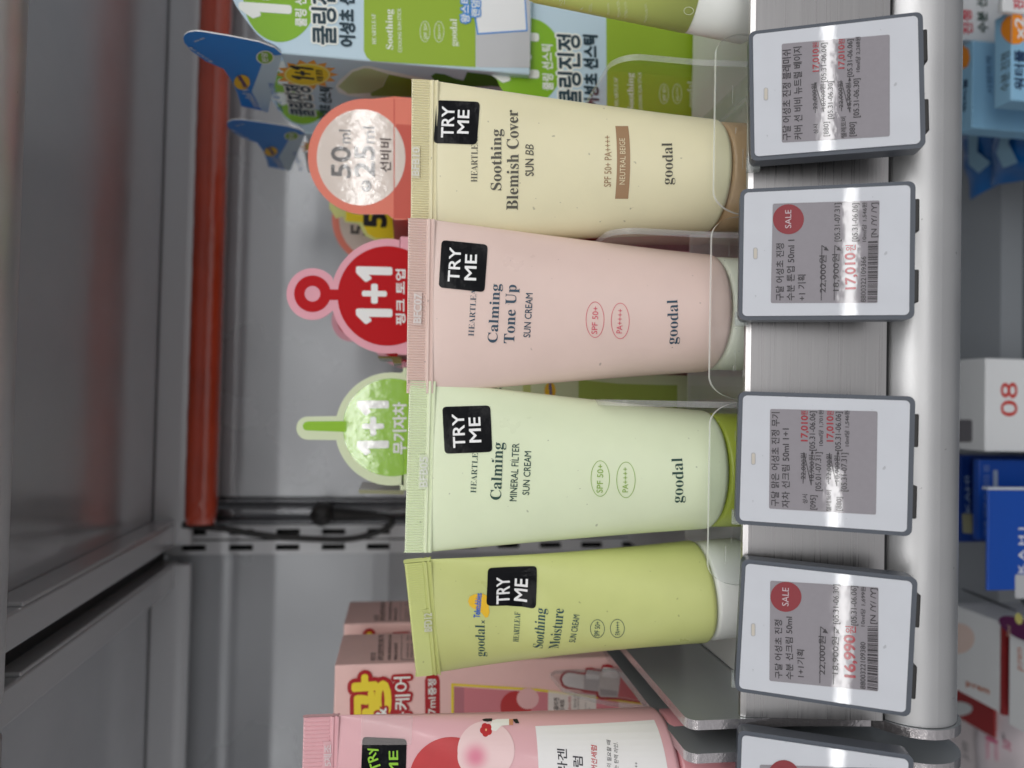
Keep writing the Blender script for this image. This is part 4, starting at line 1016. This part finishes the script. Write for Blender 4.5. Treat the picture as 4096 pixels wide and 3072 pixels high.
text(mb, SL, '리필 증정', z2(800, 525), z2(792, 452), 26, M_blk, off=.0003, bold=.02)
ppoly(mb, SL, px_list(z2, [(878, 560), (900, 520), (985, 450), (1060, 425), (1100, 425), (1240, 460), (1420, 500), (1700, 560), (1700, 640), (1100, 636), (960, 620), (900, 600)]), wk, .00012)
ppoly(mb, SL, px_list(z2, [(895, 558), (990, 465), (1065, 440), (1100, 442), (1220, 478), (1180, 560), (1100, 600), (960, 606)]), ink(190, 206, 150), .00018)
ppoly(mb, SL, px_list(z2, [(1222, 480), (1400, 515), (1700, 580), (1700, 630), (1110, 622), (1104, 600), (1184, 560)]), ink(128, 158, 30), .0002)
ppoly(mb, SL, px_list(z3, [(200, 490), (230, 472), (290, 480), (360, 508), (412, 520), (435, 466), (470, 470), (560, 480), (660, 505), (686, 530), (680, 562), (600, 556), (420, 560), (300, 545), (230, 525)]), ink(62, 118, 34), .00024)
mb.build('side_lettering', t)
c = copy_tree(t); c.location = t.location+V((-.0085, .086, .0)); c['label'] = 'rear light blue stick carton with blue flap half hidden behind the first'
c = copy_tree(t, skip=('header_card', 'side_flap')); c.location = t.location+V((-.0195, .0040, -(zlo-ZB)-0+.0)); c.location.z = ZB+.0005
c.scale = (1, 1, (zlo-.0008-ZB)/(zt-zlo)) ; c['label'] = 'lower light blue and lime stick carton carrying the upper one, behind the acrylic divider'
pan = [o for o in hd.children if o.name.startswith('printed_panel')][0]
pc_ = pan.copy(); COL.objects.link(pc_); pc_.parent = c
c2_ = copy_tree(t, skip=('header_card', 'side_flap')); c2_.location = (c.location.x-.0085, c.location.y+.086, ZB+.0005); c2_.scale = c.scale
c2_['label'] = 'rear lower stick carton hidden behind the cream tube, carrying the rear upper one'

# pink serum cartons in the left bay
Yp = .372
x1 = at((1500, 2656), Y=Yp).x; zt = at((1339, 2663), Y=Yp).z; x0 = x1-.085; yb_ = Yp*1.127
GP = 'pink serum cartons'
M_pc1 = mat('carton_rose', (243, 202, 196), .46, var=.02, vscale=80, bump=.06, bscale=900)
t = thing('serum_carton', 'front pink serum carton with red and yellow lettering beside the lime tube', 'carton', (x1, Yp, ZB+.0005), group=GP)
mb = MB(); box_at(mb, t, x0, x1, Yp, yb_, ZB+.0005, zt, M_pc1, .0008); mb.build('box_body', t)
SF, SL, SR = faces(t, x0, x1, Yp, yb_, zt)
mb = MB(); dr = ink(176, 26, 34); ye = ink(246, 224, 60)
text(mb, SF, '광', zb(682, 1330), zb(678, 945), 142, ye, off=.0006, bold=.055, halo=dr, halow=.16)
text(mb, SF, '&', zb(665, 1285), zb(655, 1195), 48, wk, off=.0007, halo=dr, halow=.16, bold=.02)
text(mb, SF, '특케어', zb(836, 1350), zb(840, 960), 66, wk, off=.0005, halo=dr, halow=.16, bold=.012)
cap_ = [(952, 1400), (950, 990), (962, 958), (985, 943), (1010, 940), (1035, 945), (1055, 960), (1064, 990), (1066, 1400)]
ppoly(mb, SF, px_list(zb, cap_), dr, .0001)
text(mb, SF, '7ml', zb(1030, 1242), zb(1030, 1118), 28, wk, off=.0003, bold=.015)
text(mb, SF, '증정', zb(1036, 1100), zb(1034, 980), 32, wk, off=.0003, bold=.03)
pline(mb, SF, zb(1160, 1400), zb(1160, 1018), 10, ye, .0002); pline(mb, SF, zb(1150, 1022), zb(1800, 1062), 9, ye, .0002); pline(mb, SF, zb(1800, 1062), (2700, 2830), 9, ye, .0002)
ppoly(mb, SF, [zb(1172, 1400), zb(1172, 1040), zb(1700, 1075), z8(860, 600), z8(1040, 640), z8(1080, 900)], ink(216, 132, 140), .00012)
ppoly(mb, SF, [zb(1172, 1400), zb(1172, 1040), zb(1248, 1045), zb(1248, 1400)], ink(190, 120, 130), .00016)
ppoly(mb, SF, pell(z8(140, 720), 62, 62), ink(190, 52, 52), .0002); ppoly(mb, SF, pell(z8(245, 650), 44, 42), ink(238, 190, 188), .00024)
ppoly(mb, SF, [z8(422, 900), z8(425, 578), z8(850, 618), z8(852, 900)], ink(228, 222, 214), .0002)
text(mb, SF, '동백 딥 콜라겐', z8(520, 880), z8(520, 642), 20, ink(60, 56, 56), off=.0003, bold=.015)
text(mb, SF, '탄력 선세럼', z8(568, 850), z8(568, 662), 18, ink(60, 56, 56), off=.0003, bold=.015)
text(mb, SF, '탄력 밀착 광선세럼', z8(628, 890), z8(628, 632), 12, ink(196, 50, 50), off=.0003)
text(mb, SF, '피부 탄력이 필요할 때', z8(672, 890), z8(672, 612), 10, ink(60, 56, 56), off=.0003); text(mb, SF, '콜라겐이 더하는 탄력 라인', z8(702, 890), z8(702, 622), 10, ink(60, 56, 56), off=.0003)
text(mb, SF, 'SPF 50+ PA++++', z8(765, 860), z8(765, 682), 8, ink(60, 56, 56), off=.0003); text(mb, SF, '50ml', z8(795, 780), z8(795, 732), 8, ink(60, 56, 56), off=.0003)
bo = [(528, 480), (535, 445), (560, 412), (600, 398), (745, 420), (758, 378), (800, 375), (890, 392), (905, 350), (950, 345), (1060, 368), (1250, 395), (1500, 430), (1500, 735), (1250, 690), (1060, 662), (880, 655), (850, 630), (850, 600), (740, 590), (700, 572), (580, 560), (545, 535)]
bi = [(545, 480), (552, 455), (575, 430), (610, 418), (752, 440), (772, 395), (892, 412), (915, 368), (1060, 388), (1250, 415), (1500, 450), (1500, 712), (1060, 640), (885, 632), (872, 615), (868, 588), (745, 570), (600, 545), (562, 525)]
ppoly(mb, SF, px_list(z8, bo), dr, .0004); ppoly(mb, SF, px_list(z8, bi), ink(214, 206, 202), .00045)
ppoly(mb, SF, px_list(z8, [(1072, 392), (1250, 418), (1500, 452), (1500, 708), (1040, 632)]), ink(206, 100, 104), .0005)
for pts_, cl_ in (([(548, 478), (556, 455), (580, 434), (612, 424), (738, 444), (738, 562), (604, 540), (566, 520)], (236, 232, 230)), ([(744, 446), (752, 442), (775, 400), (888, 416), (866, 588), (744, 566)], (196, 190, 190)), ([(762, 430), (880, 440), (876, 480), (758, 472)], (232, 229, 228)), ([(910, 390), (1050, 405), (1040, 470), (900, 455)], (236, 232, 230)), ([(880, 560), (1030, 580), (1040, 626), (886, 620)], (178, 170, 170))):
    ppoly(mb, SF, px_list(z8, pts_), ink(*cl_), .00047+.00001*cl_[0]/255)
ppoly(mb, SF, px_list(z8, [(1060, 395), (1240, 420), (1230, 450), (1056, 428)]), ink(230, 150, 150), .00052)
ppoly(mb, SF, pell(z8(1200, 560), 22, 24), ink(190, 52, 52), .00055)
mb.build('lettering', t)
mb = MB(); gk = ink(84, 70, 68)
for (s, a_, b_, h) in (('라운드랩', (578, 842), (576, 785), 22), ('동백 딥 콜라겐 탄력 선세럼 기획', (636, 840), (640, 650), 26), ('ROUND LAB CAMELLIA DEEP COLLAGEN', (690, 838), (696, 645), 13), ('FIRMING SUN SERUM SET', (740, 838), (742, 708), 13)):
    text(mb, SR, s, zb(*a_), zb(*b_), h, gk, off=.0002, bold=.008)
for i in range(4):
    text(mb, SR, '동백딥콜라겐탄력선세럼', zb(828+30*i, 822), zb(830+30*i, 715), 10, gk, off=.0002); text(mb, SR, '50ml', zb(828+30*i, 690), zb(828+30*i, 655), 9, gk, off=.0002)
for a_, b_ in (((770, 836), (775, 645)), ((770, 836), (905, 838))): pline(mb, SR, zb(*a_), zb(*b_), 1.6, gk, .0002)
mb.build('side_lettering', t)
c = copy_tree(t); c.location = t.location+V((.0006, Yp*1.169-Yp+.0012, .0010)); c['label'] = 'second pink serum carton standing behind the front one'

# acrylic divider of the left bay
t = thing('acrylic_divider', 'clear acrylic divider standing beside the pink serum carton', 'divider', (-.1392, .318, ZD+.0004))
mb = MB(); mb.prism([(0, 0), (.002, .042), (.006, .052), (.014, .062), (.024, .0695), (.042, .0715), (.046, .068), (.046, 0)], lambda a_, b_, d: (d, a_, b_), .0018, M_acr, M_acre); mb.build('plate', t)

# ------------------------------------------------------------------ goods on the shelf below
ZL = -.490
lsh = thing('lower_shelf', 'grey steel shelf one level down carrying blue and white cartons', 'shelf', (0, .55, ZL-.02))
mb = MB(); yd = at((4003, 1200), Z=ZL).y
mb.box(-.75, .75, yd-.55, .612-.55, 0, .02, mat('lower_deck', (176, 181, 187), .4, .2)); mb.build('deck', lsh)
mb = MB(); mb.box(-.75, .75, .20-.55, yd-.0005-.55, -.012, 0, mat('lower_ledge', (104, 110, 118), .4, .2)); mb.build('ledge', lsh)

def low_box(name, label, cat, ytop, yl, yr, pxf, pxb, ztop, m, group=None, zlow=None, yaw=0):
    """box: front top edge at pixel row pxf between columns yl (left) and yr (right); back edge at row pxb"""
    A = at((pxf, yl), Z=ztop); B = at((pxf, yr), Z=ztop); Y1 = at((pxb, (yl+yr)/2), Z=ztop).y
    Y0 = (A.y+B.y)/2; zlow = zlow if zlow is not None else (ZL if Y0 > yd else ZL-.02)+.0005
    t = thing(name, label, cat, ((A.x+B.x)/2, Y0, zlow), group=group)
    mb = MB(); o = t.location; mb.box(A.x-o.x, B.x-o.x, 0, Y1-Y0, 0, ztop-zlow, m, .0009); mb.build('box_body', t)
    SFr = Flat(t.matrix_world, V((A.x, Y0-1e-5, ztop))-o, (1, 0, 0), (0, 0, 1))
    STo = Flat(t.matrix_world, V((A.x, Y0, ztop+1e-5))-o, (1, 0, 0), (0, 1, 0))
    SRi = Flat(t.matrix_world, V((B.x+1e-5, Y0, ztop))-o, (0, 1, 0), (0, 0, 1))
    SLe = Flat(t.matrix_world, V((A.x-1e-5, Y0, ztop))-o, (0, -1, 0), (0, 0, 1))
    return t, SFr, STo, SRi, SLe
gcar = mat('carton_matte_white', (236, 238, 240), .45)
# white carton with red ring figure
t, a_, b_, c_, d_ = low_box('white_carton', 'white carton with red 08 figures on the level below the pink tube', 'carton', 0, 1806, 1432, 3942, 3800, -.385, gcar)
mb = MB(); text(mb, a_, '08', zq(510, 1104), zq(510, 880), 66, ink(206, 40, 24), off=.0003)
ppoly(mb, b_, rquad([zq(80, 1275), zq(80, 1125), zq(215, 1125), zq(215, 1275)], 12), ink(120, 118, 124), .0002); mb.build('lettering', t)
# navy cartons
nav = mat('carton_navy', (14, 52, 128), .4); roy = mat('carton_royal_blue', (22, 78, 176), .38, var=.02)
t, a_, b_, c_, d_ = low_box('blue_carton', 'dark navy carton at the back with faint white letters and yellow square', 'carton', 0, 2170, 1820, 3840, 3780, -.405, nav, 'blue cartons on the level below')
mb = MB(); text(mb, a_, 'KAHI', zk(335, 410), (3877, 1905), 20, ink(150, 170, 200), off=.0003); ppoly(mb, a_, rquad([zk(250, 640), zk(240, 425), zk(395, 430), zk(390, 650)], 8), ink(150, 150, 120), .0002); mb.build('lettering', t)
t, a_, b_, c_, d_ = low_box('blue_carton', 'narrow blue carton with rows of small pale writing next to the navy one', 'carton', 0, 2160, 1838, 3915, 3890, -.400, roy, 'blue cartons on the level below', zlow=-.470)
mb = MB()
for i, p in enumerate((12, 24)): text(mb, a_, '링클 바운스 멀티 밤', (3931+p, 2142), (3931+p, 1858), 9, ink(150, 170, 205), off=.0003)
ppoly(mb, a_, rquad([(3972, 2010), (3972, 1880), (3990, 1880), (3990, 2010)], 6), ink(160, 176, 200), .0002); mb.build('lettering', t)
t, a_, b_, c_, d_ = low_box('blue_carton', 'bright blue carton standing with white spaced capital letters', 'carton', 0, 2364, 1960, 3950, 3940, -.365, roy, 'blue cartons on the level below')
mb = MB(); text(mb, a_, 'K A H I', zk(930, 1080), zk(930, 585), 24, M_wht, off=.0003, bold=.01); ppoly(mb, a_, rquad([zk(828, 1360), zk(828, 1100), zk(1000, 1100), zk(1000, 1370)], 6), ink(190, 192, 196), .0002); mb.build('lettering', t)
mb = MB(); o = t.location
mb.box(.0352+at((3950, 2364), Z=-.365).x*0+ (at((3950, 1960), Z=-.365).x-o.x)-.0352+.0002, (at((3950, 1960), Z=-.365).x-o.x)+.0016, -.0004, .004, .01, -.365-o.z+.0004, ink(206, 214, 226)); mb.build('edge_strip', t)
# white p.rem cartons
zz = -.400
t, a_, b_, c_, d_ = low_box('white_carton', 'white carton lying flat with small orange name on its lid and blush spot', 'carton', 0, 2853, 2489, 4002, 3800, zz, gcar, None, -.455)
mb = MB(); og = ink(198, 112, 70)
text(mb, b_, 'p:rem', zm(455, 820), zm(640, 925), 26, og, off=.0002) if False else text(mb, b_, 'p:rem', zm(410, 842), zm(640, 932), (6, -22), og, off=.0003, bold=.02)
ppoly(mb, b_, [zm(*p) for p in pell((330, 380), 160, 150, 40)], ink(238, 214, 204), .0001)
for i in range(8): pline(mb, c_, zk(240+60*i, 1262+24*i), zk(420+60*i, 1262+24*i+75), 7, ink(150, 154, 160), .0002)
mb.build('lettering', t)
mb = MB(); mb.box((at((4002, 2853), Z=zz).x-t.location.x), (at((4002, 2489), Z=zz).x-t.location.x), -.0042, -.0006, 0, .056, mat('flap_red', (150, 40, 42), .45), .0005); mb.build('red_flap', t)
t, a_, b_, c_, d_ = low_box('white_carton', 'white carton nearest below with orange letters on top, cropped at the picture edge', 'carton', 0, 2960, 2570, 4150, 4034, -.392, gcar, None, -.455)
mb = MB(); text(mb, b_, 'p:rem', zm(960, 700), zm(960, 480), 26, og, off=.0002); mb.build('lettering', t)
dsc = at(zm(965, 290), Z=-.386)
t = thing('round_card', 'dark purple round card with small pale writing lying on the white cartons', 'card', dsc)
mb = MB(); mb.prism(ell((0, 0), .0065, .0180, 40), lambda a2, b2, d: (a2, b2, d), .0006, mat('card_purple', (96, 34, 84), .4), M_wht); mb.build('disc', t)
SD_ = Flat(t.matrix_world, (0, 0, .0007), (1, 0, 0), (0, 1, 0)); mb = MB(); text(mb, SD_, '50ml', zm(850, 370), zm(850, 260), 16, ink(220, 190, 170), off=.0002); poly(mb, SD_, ell((.006, .002), .0035, .003), ink(226, 220, 130), .0002); mb.build('lettering', t)
# red tray card and pouches
p = at(zm(540, 1060), Z=-.452)
t = thing('red_card', 'dark red folded card with a white oval under the white carton', 'card', (p.x, p.y, -.458))
mb = MB(); mb.box(-.020, .020, -.010, .05, 0, .002, mat('flap_red', (150, 40, 42), .45), .0005); mb.build('sheet', t); mb = MB(); S_ = Flat(t.matrix_world, (0, 0, .0021), (1, 0, 0), (0, 1, 0))
ppoly(mb, S_, [zm(*q_) for q_ in pell((320, 1075), 150, 72, 40)], ink(206, 210, 212), .0002); mb.build('oval', t)
p = at(zm(700, 1480), Z=-.455)
t = thing('sachet', 'white and pink sachet lying with pink lettering at the lower left', 'sachet', (p.x, p.y, -.470))
bm = bmesh.new(); bmesh.ops.create_grid(bm, x_segments=24, y_segments=24, size=1)
for v in bm.verts:
    x, y = v.co.x, v.co.y; v.co = V((x*.045, y*.035, .012*(1-x**4)*(1-y**4)+.0006*math.sin(x*9+y*4)))
mb = MB(); mb.bm(bm, mat('sachet_pearl', (240, 228, 233), .3, coat=.3), True); mb.build('body', t)
SP = Flat(t.matrix_world, (0, 0, .0128), (1, 0, 0), (0, 1, 0)); mb = MB(); pk = ink(222, 96, 140); gk2 = ink(70, 66, 70)
text(mb, SP, 'p.rem', zm(430, 1580), zm(430, 1420), 34, gk2, off=.0004); text(mb, SP, 'calamine', zm(725, 1600), zm(725, 1400), 20, ink(236, 150, 176), off=.0004)
text(mb, SP, '+soothing', zm(640, 1590), zm(640, 1380), 20, ink(236, 150, 176), off=.0004); text(mb, SP, '50', zm(850, 1500), zm(850, 1410), 30, pk, off=.0004)
text(mb, SP, 'Soothing pink', zm(790, 1385), zm(790, 1320), 14, gk2, off=.0004); ppoly(mb, SP, rquad([zm(700, 1420), zm(590, 1360), zm(620, 1340), zm(730, 1400)], 5), pk, .0003); mb.build('lettering', t)
p = at(zm(420, 1270), Z=-.462)
t = thing('sachet', 'thin pale sachet under the other sachet with pink stripe', 'sachet', (p.x, p.y+.012, -.482))
mb = MB(); mb.box(-.045, .04, -.03, .03, 0, .008, mat('sachet_pale', (224, 214, 216), .35), .003); mb.build('body', t)
# light blue cartons at right, below
lbl = mat('carton_sky', (150, 200, 232), .4); org = ink(244, 146, 30)
GBx = 'sky blue cartons on the level below'
t, a_, b_, c_, d_ = low_box('sky_blue_carton', 'nearest sky blue carton with orange x2 disc and water print', 'carton', 0, 400, 36, 4046, 3976, -.360, lbl, GBx)
mb = MB(); ppoly(mb, b_, px_list(zf, [(722, 98), (722, 285), (690, 262), (664, 230), (655, 195), (662, 150), (690, 112)]), org, .0002)
ppoly(mb, a_, px_list(zf, [(724, 96), (724, 287), (770, 285), (810, 260), (830, 190), (810, 120), (770, 90)]), org, .0002)
text(mb, a_, 'x2', zf(800, 255), zf(800, 120), 36, M_wht, off=.0004, bold=.03)
text(mb, b_, '수분 진정', zf(712, 575), zf(716, 325), 36, ink(90, 110, 120), off=.0003, bold=.01); text(mb, a_, '워터풀', zf(805, 585), zf(805, 330), 40, ink(20, 50, 90), off=.0003, bold=.03); mb.build('lettering', t)
t, a_, b_, c_, d_ = low_box('sky_blue_carton', 'rear sky blue carton behind the x2 carton with part of an orange disc', 'carton', 0, 510, 160, 3889, 3830, -.372, lbl, GBx)
mb = MB(); ppoly(mb, b_, px_list(zf, [(400, 290), (400, 450), (440, 430), (456, 380), (446, 320)]), org, .0002); text(mb, b_, '워터풀', zf(432, 720), zf(440, 505), 16, ink(20, 50, 90), off=.0003, bold=.03); text(mb, a_, '시원하게', zf(600, 610), zf(590, 370), 22, ink(40, 90, 140), off=.0003); mb.build('lettering', t)
t, a_, b_, c_, d_ = low_box('white_carton', 'white carton with red and dark green writing behind the sky blue ones', 'carton', 0, 158, -120, 3850, 3800, -.372, gcar)
mb = MB(); text(mb, a_, '진정', zf(470, 222), zf(462, 70), 40, ink(214, 50, 70), off=.0003, bold=.03); text(mb, a_, '수분 선', zf(568, 212), zf(560, -10), 40, ink(30, 70, 60), off=.0003, bold=.03); mb.build('lettering', t)
t, a_, b_, c_, d_ = low_box('white_carton', 'white carton with red writing at the far right below, cropped at the edge', 'carton', 0, 44, -200, 4012, 3990, -.352, gcar)
mb = MB(); text(mb, a_, '진정', zf(800, 60), zf(795, -60), 40, ink(214, 50, 70), off=.0003, bold=.03); mb.build('lettering', t)
pch = mat('pouch_blue', (16, 104, 178), .3, coat=.4, var=.08, vscale=30)
for (pp, yw, zz_, lb_) in (((zf(560, 930)), 12, -.462, 'blue film pouch lying flat at the back beside the sky blue cartons'), ((zf(780, 880)), -8, -.450, 'blue film pouch lying in front of the other pouch')):
    p = at(pp, Z=zz_+.012); t = thing('pouch', lb_, 'pouch', (p.x, p.y, zz_), MX.Rotation(R(yw), 4, 'Z'), 'blue film pouches')
    bm = bmesh.new(); bmesh.ops.create_grid(bm, x_segments=20, y_segments=20, size=1)
    for v in bm.verts:
        x, y = v.co.x, v.co.y; v.co = V((x*.030, y*.036, .014*(1-x**4)*(1-y**4)+.0012*math.sin(x*7-y*5)))
    mb = MB(); mb.bm(bm, pch, True); mb.build('body', t)
    S_ = Flat(t.matrix_world, (0, 0, .0155), (1, 0, 0), (0, 1, 0)); mb = MB(); poly(mb, S_, [(-.02, -.005), (-.004, .006), (.010, .002), (.014, .012), (-.01, .016), (-.022, .008)], ink(150, 190, 214), .0003); poly(mb, S_, ell((.016, -.008), .007, .005), org, .0003); mb.build('print', t)
